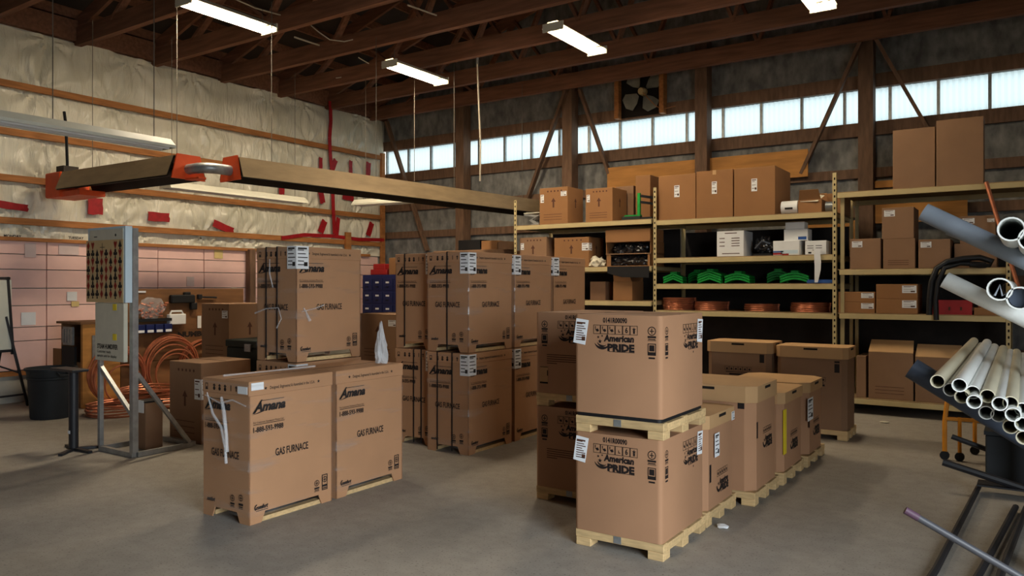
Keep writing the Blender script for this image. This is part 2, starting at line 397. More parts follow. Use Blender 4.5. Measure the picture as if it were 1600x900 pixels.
put('plastic_sheeting', MB().add(V, [(j*(ny+1)+i, j*(ny+1)+i+1, (j+1)*(ny+1)+i+1, (j+1)*(ny+1)+i) for j in range(nz_) for i in range(ny)]).mesh('plastic_sheeting', True), 'poly_sheet', wl)
for z in GZ: MB().box(WU, WU+.045, -3, WV-.25, z-.045, z+.045).build('girt', 'girt_wood', wl)
MB().box(WU, WU+.05, -3, WV-.6, 2.22, 2.27).build('girt', 'girt_wood', wl)
MB().box(WU, WU+.06, WV-.26, WV-.16, 1.4, 4.45).build('end_stud', 'girt_wood', wl)
MB().box(WU-.02, WU+.12, 0, 0, 0, 0) if False else None
ya = AU(545,370,WU+.1)[0]; MB().box(WU+.05, WU+.1, ya-.07, ya+.07, 1.2, AU(545,363,WU+.1)[1]).build('stud', 'girt_wood', wl)
ya = AU(394,400,WU+.1)[0]; MB().box(WU+.0, WU+.12, ya-.06, ya+.06, 0, 2.25).build('stud', 'dark_wood', wl)
# foam boards, each one a piece
zl = [.44, .84, 1.03, 1.33, 1.57, 1.83, 2.04, 2.225]
yv = [-3.0, .2, 2.4] + [AU(x,450,WU)[0] for x in (74, 248, 320, 391)] + [10.6, 12.1]
for i in range(len(yv)-1):
    for j in range(len(zl)-1):
        MB().box(WU-.12, WU-.02+R.uniform(-.006,.006), yv[i]+.008, yv[i+1]-.008, zl[j]+.006, zl[j+1]-.006).build('foam_board', 'foam_pink', wl)
MB().box(WU-.1, WU+.02, -3, WV-.5, .37, .43).build('sill_board', 'girt_wood', wl)
struct('baseboard_left', MB().box(WU-.3, WU-.03, -5.2, WV+.1, 0, .41), 'block')
# red tape on the sheeting
def tape(px, py, w_, h, ang=0, u=WU+.03):
    y, z = AU(px, py, u); k = u/ray(px,py)[0]/1200
    hw, hh = w_*k/2*1.15, h*k/2; P = []
    for sx, sz in ((-1,-1),(-.3,-1.08),(.4,-.95),(1,-1),(1.06,-.2),(.96,.3),(1,1),(.2,.94),(-.5,1.06),(-1,1),(-.95,.2)):
        a = sx*hw; b = sz*hh; P.append((u, y+a*math.cos(ang)-b*math.sin(ang), z+a*math.sin(ang)+b*math.cos(ang)))
    MB().plate(P, (1,0,0), .006).build('red_tape', 'tape', wl)
for t in ((20,322,38,11,-.08),(149,322,20,26,0),(248,339,31,14,0),(349,355,33,11,-.3),(440,295,9,18,0),(502,305,9,25,.25),(544,306,20,14,-.1),
          (501,255,6,18,0),(521,259,8,22,-.45),(548,263,6,24,0),(575,265,9,23,-.1),(504,354,10,21,-.45),(527,354,7,28,-.15),(578,358,9,22,-.4)): tape(*t)
def tape_line(pts, wd):
    P = [AU(x,y,WU+.062) for x,y in pts]; M = MB()
    for (a,b),(c,d) in zip(P, P[1:]): M.beam((WU+.062,a,b),(WU+.062,c,d), .008, wd, (1,0,0)) if False else M.beam((WU+.062,a,b),(WU+.062,c,d), wd, .008, (1,0,0))
    M.build('red_tape', 'tape', wl)
tape_line([(516,158),(517,190),(515,215),(516,240),(519,270),(520,300),(521,330),(523,366)], .085)
tape_line([(440,372),(475,367),(520,369),(560,374),(600,375)], .07)
# notes and tags on the foam
def note(px, py, w_, h, m='paper'):
    y, z = AU(px,py,WU); k = WU/ray(px,py)[0]/1200
    MB().box(WU-.012, WU-.006, y-w_*k*.58, y+w_*k*.58, z-h*k/2, z+h*k/2).build('note', m, wl)
for t in ((45,498,18,20,'paper'),(113,463,13,14,'paper'),(118,475,10,8,'faded_yellow'),(298,440,11,15,'faded_paper'),(342,396,13,16,'faded_yellow'),(22,369,32,7,'paper_cream'),(119,372,30,7,'paper_cream'),(366,459,9,19,'paper_cream'),(108,390,26,16,'faded_paper'),(48,391,14,22,'faded_paper'),(395,433,7,24,'paper')): note(*t)
for t, px, py in (('MONDAY',20,369),('TUESDAY',119,372)):
    P = Print(); P.text(t, 0, 0, .05, .0015, align='c'); y, z = AU(px,py,WU); on_side('sign_lettering', P.mesh(), 'print', wl, WU-.004, y, z-.016)

# roof, trusses
SL = .32
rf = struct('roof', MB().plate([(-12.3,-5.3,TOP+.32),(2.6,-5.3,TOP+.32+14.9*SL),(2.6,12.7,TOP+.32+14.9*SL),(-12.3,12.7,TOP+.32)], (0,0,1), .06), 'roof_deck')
for k in range(21):
    x = -11.6+k*.66; z = TOP+.32+(x+12.3)*SL-.07
    MB().box(x-.02, x+.02, -5, 12.5, z-.07, z+.07).build('purlin', 'truss_wood', rf)
def truss_parts(par):
    MB().box(-11.7, 2.19, -.045, .045, 0, .26).build('bottom_chord', 'truss_wood', par)
    z = lambda x: .32+(x+12.3)*SL-.16
    MB().beam((-11.9,0,z(-11.9)-.09),(2.15,0,z(2.15)-.09), .05, .2).build('top_chord', 'truss_wood', par)
    k = 0; x = -10.6
    while x < .4:
        MB().beam((x,0,.2),(x+.9,0,z(x+.9)-.15), .045, .1, (0,1,0)).build('web', 'truss_wood', par)
        MB().beam((x+1.8,0,.2),(x+.9,0,z(x+.9)-.15), .045, .1, (0,1,0)).build('web', 'truss_wood', par); x += 1.8
t0 = thing('roof_truss', None, None, (0, 11.95, TOP)); truss_parts(t0); t0['kind'] = 'structure'
for k in range(1, 13):
    o = t0.copy(); C.objects.link(o); o.location.y = 11.95-1.22*k
    for ch in list(t0.children):
        c = ch.copy(); C.objects.link(c); c.parent = o
struct('beam_header', MB().box(WU-.15, WU-.02, -5, WV, TOP+.06, TOP+.36), 'truss_wood')
struct('wall_front', MB().box(-12.2, 2.4, -5.2, -5.0, 0, 11.5), 'wall_metal')
struct('wall_right', MB().box(DOOR_U, DOOR_U+.15, DOOR_V1, 13, 0, 11.5).box(DOOR_U, DOOR_U+.15, -5.2, DOOR_V0, 0, 11.5).box(DOOR_U, DOOR_U+.15, DOOR_V0, DOOR_V1, DOOR_H, 11.5), 'wall_plain')
struct('wall_left_gable', MB().box(-12.4, -12.25, -5.2, 13, 0, 5.6), 'wall_plain')

# exhaust fan in the gable
fx, fz = AV(1002,142,WV-.2)
fan = thing('exhaust_fan', 'grey four-bladed exhaust fan framed by two wooden studs above the window strip', 'fan', (fx, WV-.14, fz))
a = AV(963,147,WV-.2)[0]-fx; b = AV(1033,138,WV-.2)[0]-fx
for q in (a, b): MB().box(q-.04, q+.04, -.06, .1, -.42, .42).build('stud', 'girt_wood', fan)
MB().box(a+.04, b-.04, .06, .13, -.4, .4).build('housing', 'slot', fan)
for k in range(4):
    A = math.radians(35+90*k); M = MB(); P = []
    for s_, r_ in ((-.35,.1),(-.6,.3),(-.35,.38),(.1,.4),(.45,.36),(.5,.22),(.25,.1)):
        P.append((r_*math.cos(A+s_*.9), -.02+.05*s_, r_*math.sin(A+s_*.9)))
    M.plate(P, (0,-1,0), .008).build('blade', 'fan_metal', fan)
MB().tube([(0,.05,0),(0,-.05,0),(0,-.09,0)], [.07,.07,.05], 12).build('hub', 'rack_cream', fan)
MB().tube([(0,-.07,0),(.12,-.08,-.13),(.25,-.05,-.28),(.36,-.03,-.36),(.6,-.02,-.33)], .007, 5).build('power_cord', 'girt_wood', fan)

# ------------------------------------------------------------------ ceiling lights
def lit_fixture(u, v, z, label, watts=92):
    t = thing('fluorescent_light', label, 'light', (u, v, z), 0, 'lit fluorescent fixtures under the trusses')
    prof = [(-.16,0),(-.07,.075),(.07,.075),(.16,0)]
    MB().add([(x,y,h) for y in (-.62,.62) for x,h in prof], [(0,1,5,4),(1,2,6,5),(2,3,7,6)]).build('reflector', 'tin_white', t)
    for y in (-.62, .6): MB().box(-.15, .15, y, y+.02, -.045, .06).build('end_plate', 'tin_white', t)
    for x in (-.075, .075): MB().tube([(x,-.59,-.022),(x,.59,-.022)], .019, 10).build('lamp_tube', 'tube_lit', t, True)
    for y in (-.5, .5): MB().tube([(0,y,.07),(0,y,TOP-z+.02)], .004, 5).build('hanger', 'wire', t)
    l = bpy.data.lights.new('lamp_glow', 'AREA'); l.shape = 'RECTANGLE'; l.size = .3; l.size_y = 1.2; l.energy = watts; l.color = (1, .83, .6)
    o = bpy.data.objects.new('lamp_glow', l); C.objects.link(o); o.parent = t; o.location = (0,0,-.05)
lit_fixture(-7.85, 9.1, 4.9, 'glowing twin-tube fluorescent fixture, middle height, above the end of the plastic wall')
lit_fixture(-5.0, 9.05, 4.9, 'glowing twin-tube fluorescent fixture hanging left of the exhaust fan', 62)
lit_fixture(-1.98, 9.0, 4.9, 'glowing twin-tube fluorescent fixture cut off at the top edge', 34)
lit_fixture(-8.1, 5.9, 4.9, 'glowing twin-tube fluorescent fixture over the plastic-covered wall, nearest one')
def dark_fixture(p, q, label, wires):
    p = Vector(p); q = Vector(q); d = q-p; t = thing('strip_light', label, 'light', p, math.atan2(d.y, d.x)-PY, 'unlit hanging strip lights'); L_ = d.length
    MB().add([(x,y,h) for y in (0,L_) for x,h in ((-.14,-.03),(-.13,-.0),(-.05,.07),(.05,.07),(.13,0),(.14,-.03))], [(k,k+1,k+7,k+6) for k in range(5)]+[(0,1,2,3,4,5),(6,7,8,9,10,11)]).build('reflector', 'tin_white', t)
    for x in (-.06,.06): MB().tube([(x,.03,-.02),(x,L_-.03,-.02)], .018, 8).build('lamp_tube', 'white', t, True)
    for y in wires: MB().tube([(0,y,.06),(0,y,TOP-p.z)], .0045, 5).build('hanger', 'wire', t)
dark_fixture((-7.15,2.1,3.0), (-7.15,4.5,3.0), 'unlit white strip light highest on the left, hung on long wires', (.5,1.3,2.25))
dark_fixture((-10,6.25,3.0), (-10,8.72,3.0), 'unlit white strip light below the long heater hood on the plastic wall', (.1,2.3))
dark_fixture((-9.5,9.45,3.0), (-8.1,9.6,3.0), 'short unlit strip light turned crosswise beneath the far heater hood', (.2,1.2))

# ------------------------------------------------------------------ radiant tube heater
HZ = 3.0
ht = thing('tube_heater', 'long tan radiant tube heater with orange burner and elbow plates under the trusses', 'heater', (-7.9, 5.4, HZ))
def hood(p, q):
    p = Vector(p); q = Vector(q); d = (q-p).normalized(); a = d.cross(Vector((0,0,1))); M = MB(); N = MB()
    pr = [(-.26,-.12),(-.17,.12),(.17,.12),(.26,-.12)]
    M.add([x+a*s+Vector((0,0,h)) for x in (p,q) for s,h in pr], [(0,1,5,4),(1,2,6,5),(2,3,7,6)])
    N.add([x+a*s*.94+Vector((0,0,h-.012)) for x in (p,q) for s,h in pr], [(0,1,5,4),(1,2,6,5),(2,3,7,6)])
    M.build('reflector_hood', 'hood', ht); N.build('hood_lining', 'hood_in', ht)
    MB().tube([p+Vector((0,0,-.03)), q+Vector((0,0,-.03))], .05, 12).build('radiant_tube', 'hood_in', ht, True)
hood((-2.75,-.05,0), (-.3,0,0)); hood((.05,.35,0), (.62,6.3,0))
MB().box(-3.25,-2.85,-.2,.2,-.2,.14,.015).build('burner_box', 'orange', ht)
MB().box(-2.85,-2.4,-.17,.17,-.2,-.13).build('burner_shelf', 'orange', ht)
MB().box(-3.15,-2.95,-.1,.1,.14,.24).build('burner_cap', 'hood_in', ht)
for x, y, rz in ((-.28,0,0),(.05,.33,1.47)):
    MB().plate([(0,-.22,-.15),(0,.22,-.15),(0,.15,.14),(0,-.15,.14)], (1,0,0), .02).build('end_plate', 'orange', ht, loc=(x,y,0), rot=(0,0,rz))
MB().box(-.26,.0,-.05,.05,-.16,-.14).build('orange_bracket', 'orange', ht)
MB().tube([(-.3,0,-.03)]+[(-.1+.16*math.sin(t), .17-.17*math.cos(t), -.03) for t in (0,.3,.6,.9,1.2,1.57)]+[(.06,.4,-.03)], .062, 14).build('elbow_pipe', 'galv', ht, True)
for x, y in ((-2.4,0),(-.5,0),(.1,.9),(.25,2.6),(.4,4.2),(.58,5.9)):
    MB().tube([(x,y,.1),(x,y,TOP-HZ+.02)], .0045, 5).build('hanger_wire', 'wire', ht)
MB().tube([(-3.05,0,.2),(-3.05,-.02,.8),(-3.1,-.02,1.0)], .02, 6).build('gas_line', 'black', ht)
# rope with a hook, by the window
rx, rz_ = AV(733,100,9.3)
hk = thing('hanging_rope', 'thin pale rope with a hook hanging from a truss by the window strip', 'rope', (rx, 9.51, rz_))
MB().tube([(0,0,TOP-rz_-.02),(0,0,.05)], .02, 8).build('hook', 'steel', hk)
MB().tube([(0,0,.05),(.03,.0,-.6),(.06,.0,-1.2),(.05,0,-1.75)], .012, 6).build('rope_line', 'rope', hk)

def cable(pts, r, label, z=5.33):
    P = [FL(x, y, z+dz)+(z+dz,) for x, y, dz in pts]
    tag(MB().tube(P, r, 6).build('power_cable', 'rope', None, True), label, 'cable', 'pale cables among the trusses')
cable([(486,40,.1),(498,50,0),(515,62,-.1),(538,65,-.1),(560,60,0)], .009, 'pale cable drooping between trusses right of the nearest light')
cable([(560,90,.1),(584,104,0),(590,108,-.05),(575,116,-.1),(525,122,-.1)], .009, 'pale cable looping above the middle-height light')
cable([(460,58,0),(512,75,0)], .014, 'short straight grey conduit under the trusses beside the drooping cable')
cable([(637,8,0),(682,24,0)], .012, 'short straight conduit under the trusses at the top of the picture')
cable([(352,-8,.05),(400,13,0),(462,30,0)], .01, 'pale cable running right from the nearest light')
# ------------------------------------------------------------------ furnace cartons
FW, FD, FH = .50, .735, .96
def legs_body(w_, d, h, arch, zf=.07):               # a carton whose lower edge is cut out between corner feet
    M = MB(); hw, hd = w_/2, d/2; t = .008; n = .1
    def side(L_, f):
        P = [(-L_/2,0),(-L_/2+n,0),(-L_/2+n+.03,zf),(L_/2-n-.03,zf),(L_/2-n,0),(L_/2,0),(L_/2,h),(-L_/2,h)]
        M.plate([f(a,b) for a,b in P], f.n, t)
    f = lambda a,b: (a,-hd,b); f.n = (0,1,0); side(w_, f)
    f = lambda a,b: (a,hd,b); f.n = (0,-1,0); side(w_, f)
    f = lambda a,b: (hw,a,b); f.n = (-1,0,0); side(d, f)
    f = lambda a,b: (-hw,a,b); f.n = (1,0,0); side(d, f)
    M.box(-hw+.009, hw-.009, -hd+.009, hd-.009, zf+.02, h-.002)
    return M
def amana(P, x, z, wd):
    P.text('Amana', x, z, .085, .004, .3, width=wd)
    P.poly([(x-.008,z-.012),(x+.012,z-.012),(x+.075,z+.075),(x+.062,z+.075)])
    P.poly([(x-.012,z-.02),(x+.05,z-.004),(x+wd*.42,z+.002),(x+.05,z-.012)]); P.rect(x+.07,x+wd*.95,z+.067,z+.071)
def side_print():
    P = Print(); L_ = -FD/2
    P.star(L_+.13, .905, .014); P.text('Designed, Engineered & Assembled in the U.S.A.', L_+.165, .895, .03, .0006, width=.4); P.star(L_+.6, .905, .014)
    amana(P, L_+.03, .755, .27)
    P.rect(L_+.03,L_+.29,.665,.669); P.text('For Customer Assistance Please Call', L_+.03, .675, .017, width=.25)
    P.text('1-888-593-9988', L_+.03, .615, .05, .0012, width=.25)
    P.text('GAS FURNACE', 0-.01, .43, .072, .0012, width=.29, align='c')
    P.text('comfort', L_+.05, .095, .036, .002, .3, width=.1); P.ring(L_+.06,.108,.022,.008,1.6,4.2); P.rect(L_+.05,L_+.15,.082,.086)
    P.stamp(FD/2-.15,.1,.05,.09); P.stamp(FD/2-.075,.1,.05,.11); P.frame(FD/2-.102,FD/2-.048,.098,.212,.006)
    return P.mesh('side_print')
def front_print():
    P = Print(); L_ = -FW/2
    P.frame(L_+.03,L_+.06,.88,.925,.005); P.rect(L_+.038,L_+.052,.885,.9)
    for k in range(3): P.arrow(L_+.13+k*.06,.885,.035,.042); P.disc(L_+.13+k*.06,.893,.014,8)
    P.rect(L_+.31,L_+.318,.885,.925); P.arrow(L_+.37,.885,.03,.04)
    amana(P, L_+.03, .755, .28)
    P.rect(L_+.03,L_+.29,.665,.669); P.text('For Customer Assistance Please Call', L_+.03, .675, .017, width=.25)
    P.text('1-888-593-9988', L_+.03, .615, .05, .0012, width=.24)
    P.text('GAS FURNACE', 0, .43, .072, .0012, width=.3, align='c')
    P.text('comfort', L_+.05, .11, .036, .002, .3, width=.09)
    P.stamp(FW/2-.17,.1,.05,.09); P.stamp(FW/2-.08,.1,.05,.11)
    return P.mesh('front_print')
M_side, M_front = side_print(), front_print()
def paper_print(w_, h, dense=5):
    P = Print()
    for k in range(dense):
        z = h*(.9-.8*(k+.5)/dense); P.rect(-w_*.4, -w_*.4+w_*(.5+.3*((k*7)%3)/2), z-h*.02, z+h*.02)
    P.rect(-w_*.4, w_*.35, h*.86, h*.93); P.rect(w_*.1,w_*.4,h*.12,h*.3); return P.mesh('label_print')
M_fbody = legs_body(FW, FD, FH-.002, True).mesh('carton_body')
M_flid = MB().box(-FW/2-.005, FW/2+.005, -FD/2-.005, FD/2+.005, FH-.1, FH, .004).mesh('carton_lid')
M_skid = MB().box(-.03, .03, -FD/2+.04, FD/2-.04, 0, .03).mesh('skid_board')
M_seam = MB().box(-.003, .003, -FD/2, FD/2, FH, FH+.001).mesh('lid_seam')
M_film = MB().add([(x,y,z) for z in (.05,.94) for x,y in rrect(-FW/2-.011,FW/2+.011,-FD/2-.011,FD/2+.011,.01,1)], [(k,(k+1)%8,8+(k+1)%8,8+k) for k in range(8)]).mesh('stretch_film')
M_strap = MB().box(-.006,.006,-FD/2-.012,-FD/2-.008,.02,FH+.004).box(-.006,.006,-FD/2-.012,FD/2,FH+.001,FH+.005).mesh('strap')
def corner_label(par, x, y, zt, w1, w2, h, side=True, front=True):    # a shipping sheet folded round the carton corner
    M = MB()
    if front: M.box(x-w1, x+.002, y-.003, y-.001, zt-h, zt)
    if side: M.box(x+.001, x+.003, y-.002, y+w2, zt-h, zt)
    o = M.build('shipping_label', 'paper', par)
    if front: put('label_print', paper_print(w1, h), 'print', o, (x-w1/2, y-.0036, zt-h))
    if side: put('label_print', paper_print(w2, h), 'print', o, (x+.0036, y+w2/2, zt-h), (0,0,PY))
    return o
def furnace(u0, v0, z, label, film=False, straps=(), lab=True, tw=0):
    t = thing('furnace_carton', label, 'carton', (u0+FW/2, v0+FD/2, z), tw, 'furnace cartons')
    put('carton_body', M_fbody, 'card', t); lid = put('carton_lid', M_flid, 'card', t); put('lid_seam', M_seam, 'slot', lid)
    for x in (-FW/2+.05, FW/2-.045): put('skid_board', M_skid, 'pallet_wood', t, (x,0,0))
    s = on_side('side_lettering', M_side, 'print', t, FW/2+.0045, 0, 0); f = on_front('front_lettering', M_front, 'print', t, 0, -FD/2-.0045, 0)
    for x in straps: put('strap', M_strap, 'black', t, (x,0,0))
    if film: put('stretch_film', M_film, 'film', t)
    if lab: corner_label(t, FW/2+.006, -FD/2-.006, FH-.01, .1, .12, .2)
    return t
U1 = -4.30-FW; H1 = FH+.008
f1 = furnace(U1, 3.29, 0, 'furnace carton nearest the camera on the floor, torn film hanging off its shaded end', True, lab=False)
f2 = furnace(U1, 4.07, 0, 'furnace carton on the floor directly behind the nearest furnace carton', True, lab=False)
b1 = furnace(-5.5, 4.29, 0, 'furnace carton under the tall strapped one, mostly hidden behind the front pair')
t1 = furnace(-5.5, 4.29, H1, 'furnace carton standing alone on top of the front group, two dark straps', True, (-.12, .02), lab=False)
corner_label(t1, FW/2+.006, -FD/2-.006, FH+.005, .11, .13, .19)
l = MB().box(-.01,.09,-.0035,-.001,0,.05).build('shipping_label','paper',f1, loc=(FW/2-.1,-FD/2-.006,FH-.085)); MB().box(.001,.004,0,.1,0,.05).build('shipping_label','paper',f1,loc=(FW/2+.006,-FD/2+.01,FH-.06))
# torn bits of film
def shred(par, pts, r):
    M = MB(); N = len(pts)
    for k in range(N): pass
    M.tube(pts, [r*(.3+.6*R.random()) for _ in pts], 5)
    M.build('film_shred', 'film_bits', par, True)
x = -FD/2-.02
shred(f1, [(-.18,x,.86),(-.1,x-.01,.72),(0,x-.015,.64),(.05,x-.02,.5),(.06,x-.02,.4)], .014); shred(f1, [(-.02,x,.84),(.03,x-.015,.74),(.06,x-.02,.6),(.07,x-.02,.48)], .02)
shred(f1, [(-.2,x,.84),(-.02,x-.01,.8),(.1,x,.83),(.24,x,.8)], .008)
shred(f1, [(-.12,-.3,FH+.012),(-.08,0,FH+.014),(-.06,.3,FH+.014),(-.08,.5,FH+.012)], .012)
shred(t1, [(-.25,x,.4),(-.1,x-.01,.44),(.05,x,.45),(.1,x-.01,.36),(.04,x-.01,.28)], .009); shred(t1, [(-.06,x,.86),(-.05,x-.01,.74),(-.02,x,.62)], .012)
shred(t1, [(.26,-.3,.45),(.265,-.28,.42),(.27,-.24,.34)], .02); shred(t1, [(.262,-.32,.42),(.268,-.2,.44),(.268,-.08,.47)], .01)
# the stacked block behind, two high
G = -4.36-FW
c = []
for lay, (z, nm) in enumerate(((0,'lower'),(H1,'upper'))):
    furnace(G, 5.80, z, ('lower','upper')[lay]+' furnace carton at the near corner of the tall film-wrapped block', True, ((-.12,.06),(0.0,))[lay])
    furnace(G, 5.80+.785, z, ('lower','upper')[lay]+' furnace carton second from the near corner along the tall block', lay == 1)
    furnace(G, 5.80+1.57, z, ('lower furnace carton at the far end of the tall block, hidden by cooling cartons','upper furnace carton at the far right end of the tall block')[lay])
    furnace(G-.035-FW, 5.93, z, ('lower','upper')[lay]+' furnace carton on the far left of the tall block', False, ((0.,.1),(-.12,))[lay])
# clear crumpled wrap standing on the second carton
cw = blob(.06, .05, .19, .35, 3, 4., 3)
cw.v = [(x*(1.15-.9*max(0,min(1,(z+.15)/.36))), y*(1.15-.9*max(0,min(1,(z+.15)/.36))), max(z,-.15)+.15) for x,y,z in cw.v]
tag(cw.build('crumpled_plastic', 'clear_plastic', None, False, loc=(-4.42, 4.68, FH+.002)), 'pointed wad of clear crumpled plastic standing on a front furnace carton', 'plastic wrap')

# ------------------------------------------------------------------ condenser cartons on pallets
AW, AD, AH, PH = .575, .70, .602, .10
def pallet(u0, v0, z, w_, d, label, h=PH):
    t = thing('wooden_pallet', label, 'pallet', (u0+w_/2, v0+d/2, z), 0, 'small pine pallets'); hw, hd = w_/2, d/2; k = h*.5
    for y in (-hd, -.03, hd-.06): MB().box(-hw, hw, y, y+.06, k, h, .003).build('deck_board', 'pallet_wood', t)
    for x in (-hw, -.03, hw-.06): 
        for a, b in ((-hd+.061,-.031),(.031,hd-.061)): MB().box(x, x+.06, a, b, k, h-.006).build('stringer', 'pallet_wood', t)
    for x in (-hw+.002, hw-.102):
        for y in (-hd+.002, -.05, hd-.102): MB().box(x, x+.1, y, y+.1, 0, k, .003).build('block', 'pallet_wood', t)
    MB().box(-.03,.02,-hd-.002,-hd,k+.004,h-.004).build('metal_tag', 'galv', t)
    return t
def pride(P, cx, s=1.):                               # the big mark of the cooling cartons, squeezed by s on the narrow side
    X = lambda a: cx+a*s
    P.text('0141R00090', cx, .555, .042, .0016, width=.16*s, align='c') if s == 1 else None
    for k in range(6):
        P.frame(X(-.145+k*.049), X(-.145+(k+1)*.049-.001), .485, .54, .003)
        c_ = X(-.12+k*.049)
        if k == 4: P.text('6', c_, .497, .045, .0015, width=.018*s, align='c')
        elif k == 5: P.star(c_, .518, .014*s); P.rect(c_-.006*s,c_+.006*s,.493,.51)
        elif k == 3: P.rect(c_-.004*s,c_+.008*s,.498,.503); P.rect(c_-.004*s,c_,.498,.515)
        else: P.poly([(c_-.013*s,.512),(c_,.498),(c_+.014*s,.503),(c_+.006*s,.518)]); P.rect(c_-.014*s,c_-.009*s,.515,.532)
    P.text('American', X(-.075), .443, .054, .0028, .1, width=.2*s); P.text('PRIDE', X(-.05),  .386, .058, .0036, 0, width=.178*s)
    P.star(X(-.1), .44, .015*s); P.star(X(-.112), .466, .01*s); P.star(X(-.085), .474, .008*s)
    for r_, th, a0, a1 in ((.052,.018,3.3,6.0),(.034,.012,3.2,5.7)):
        n = 14
        for k in range(n):
            A = a0+(a1-a0)*k/n; B = a0+(a1-a0)*(k+1)/n; ta = th*math.sin(math.pi*k/n)+.0005; tb = th*math.sin(math.pi*(k+1)/n)+.0005
            q = lambda r2, T: (X(-.085+r2*math.cos(T)), .438+r2*.9*math.sin(T))
            P.poly([q(r_,A), q(r_,B), q(r_-tb,B), q(r_-ta,A)])
    P.rect(X(-.04), X(.128), .379, .382)
def stamps(P, x, s):
    P.stamp(x, .455, .058*s, .085); P.frame(x-.026*s, x+.026*s, .37, .44, .005); P.rect(x-.016*s,x+.016*s,.395,.43); P.rect(x-.024*s,x+.024*s,.375,.39); P.rect(x-.02*s,x+.02*s,.35,.36)
P = Print(); pride(P, -.01); stamps(P, AW/2-.06, 1); M_pf = P.mesh('front_print')
P = Print(); pride(P, .12, .95); P.disc(.16,.36,.007); stamps(P, -AD/2+.075, .9); M_ps = P.mesh('side_print')
P = Print(); stamps(P, -AW/2+.08, 1); pride(P, .05); M_pf2 = P.mesh('front_print')
P = Print()
for k in range(5): P.rect(-AW/2+.1, .2, .285-k*.016, .291-k*.016) if k < 4 else P.rect(-AW/2+.1, -.1, .285-k*.016, .291-k*.016)
M_soft = P.mesh('small_print')
M_ab = MB().prism(rrect(-AW/2,AW/2,-AD/2,AD/2,.028), 0, AH).mesh('carton_body', True)
M_tray = MB().prism(rrect(-AW/2+.006,AW/2-.006,-AD/2+.006,AD/2-.006,.028), 0, .022).mesh('base_tray', True)
M_atop = MB().box(-AW/2+.02,AW/2-.02,-.002,.002,AH,AH+.001).box(-AW/2+.02,-AW/2+.024,-AD/2+.03,AD/2-.03,AH,AH+.001).mesh('top_seam')
def condenser(u0, v0, z, label, tray=False, second=False, lab='fs'):
    t = thing('condenser_carton', label, 'carton', (u0+AW/2, v0+AD/2, z), 0, 'cooling unit cartons')
    dz = .022 if tray else 0
    if tray: put('base_tray', M_tray, 'black', t)
    put('carton_body', M_ab, 'card_grey', t, (0,0,dz)); put('top_seam', M_atop, 'slot', t, (0,0,dz))
    on_front('front_lettering', M_pf2 if second else M_pf, 'print', t, 0, -AD/2, dz)
    on_side('side_lettering', M_ps, 'print', t, AW/2, 0, dz)
    if second: on_front('small_print', M_soft, 'print_soft', t, 0, -AD/2, dz)
    def sheet(w_, h):
        return MB().plate([(-w_/2-.008,0,0),(w_/2-.01,0,-.008),(w_/2+.006,0,h),(-w_/2+.006,0,h+.006)], (0,-1,0), .002).mesh('shipping_label')
    if 'f' in lab:
        o = put('shipping_label', sheet(.085,.145), 'paper', t, (-AW/2+.045,-AD/2-.004,dz+.425), (0,.06,0)); put('label_print', paper_print(.08,.14,8), 'print_soft', o, (0,-.003,0))
    if 's' in lab:
        o = put('shipping_label', sheet(.09,.14), 'paper', t, (AW/2+.004,AD/2-.08,dz+.42), (0,0,PY)); put('label_print', paper_print(.08,.14,8), 'print_soft', o, (0,-.003,0))
    return t
PU, PV = -2.315, 4.185
hh = PH+AH
pallet(PU, PV, 0, AW+.005, AD+.01, 'pine pallet on the floor under the nearest stack of cooling cartons')
condenser(PU-.006, PV-.005, PH, 'lower cooling unit carton of the nearest two-high pallet stack')
pallet(PU, PV, hh, AW+.005, AD+.01, 'pine pallet between the two cartons of the nearest stack')
condenser(PU-.006, PV-.005, hh+PH, 'upper cooling unit carton of the nearest two-high pallet stack', True)
QU, QV = -3.06, 4.92
pallet(QU, QV, 0, AW+.005, AD+.01, 'pine pallet on the floor under the rear left stack of cooling cartons')
condenser(QU-.003, QV-.005, PH, 'lower cooling unit carton of the rear stack, half hidden', False, True, '')
pallet(QU, QV, hh, AW+.005, AD+.01, 'pine pallet between the two cartons of the rear stack')
up2 = condenser(QU-.003, QV-.005, hh+PH, 'upper cooling unit carton of the rear stack, with a cut-out window low down', False, True, '')
cu = MB().box(-.035,.035,-.002,0,0,.125).build('cut_out', 'card_lid', up2, loc=(-AW/2+.075,-AD/2-.0005,.07)); MB().box(-.035,.035,-.003,-.0021,0,.012).box(.028,.035,-.003,-.0021,.06,.1).box(-.035,.035,-.003,-.0021,.121,.125).build('cut_shadow_gap', 'slot', cu)

M_lab_small = paper_print(.12,.17,5)
def lidded(u1, v0, w_, d, h, label, name='lidded_carton', mat='card_grey', slots=True, pal=True, group='lidded cartons on pallets', z=0, lidh=.09, ch=.05):
    """carton with a separate lid, its right side on x=u1, near side on y=v0"""
    if pal: pallet(u1-w_, v0, 0, w_, d, 'pine pallet under the '+label); z = PH
    t = thing(name, label, 'carton', (u1-w_/2, v0+d/2, z), 0, group); hw, hd = w_/2, d/2; h -= z
    oct_ = lambda e, c_: [(hw+e-c_,-hd-e),(hw+e,-hd-e+c_),(hw+e,hd+e-c_),(hw+e-c_,hd+e),(-hw-e+c_,hd+e),(-hw-e,hd+e-c_),(-hw-e,-hd-e+c_),(-hw-e+c_,-hd-e)]
    MB().prism(oct_(-.012, ch), 0, h-.01).build('carton_body', mat, t)
    MB().prism(oct_(0, ch), h-lidh, h).build('carton_lid', 'card_lid', t)
    if slots:
        MB().box(-.07,.07,-hd-.002,-hd+.002,h-.035,h-.015).box(hw-.002,hw+.002,-.07,.07,h-.035,h-.015).build('hand_slot', 'slot', t)
    return t
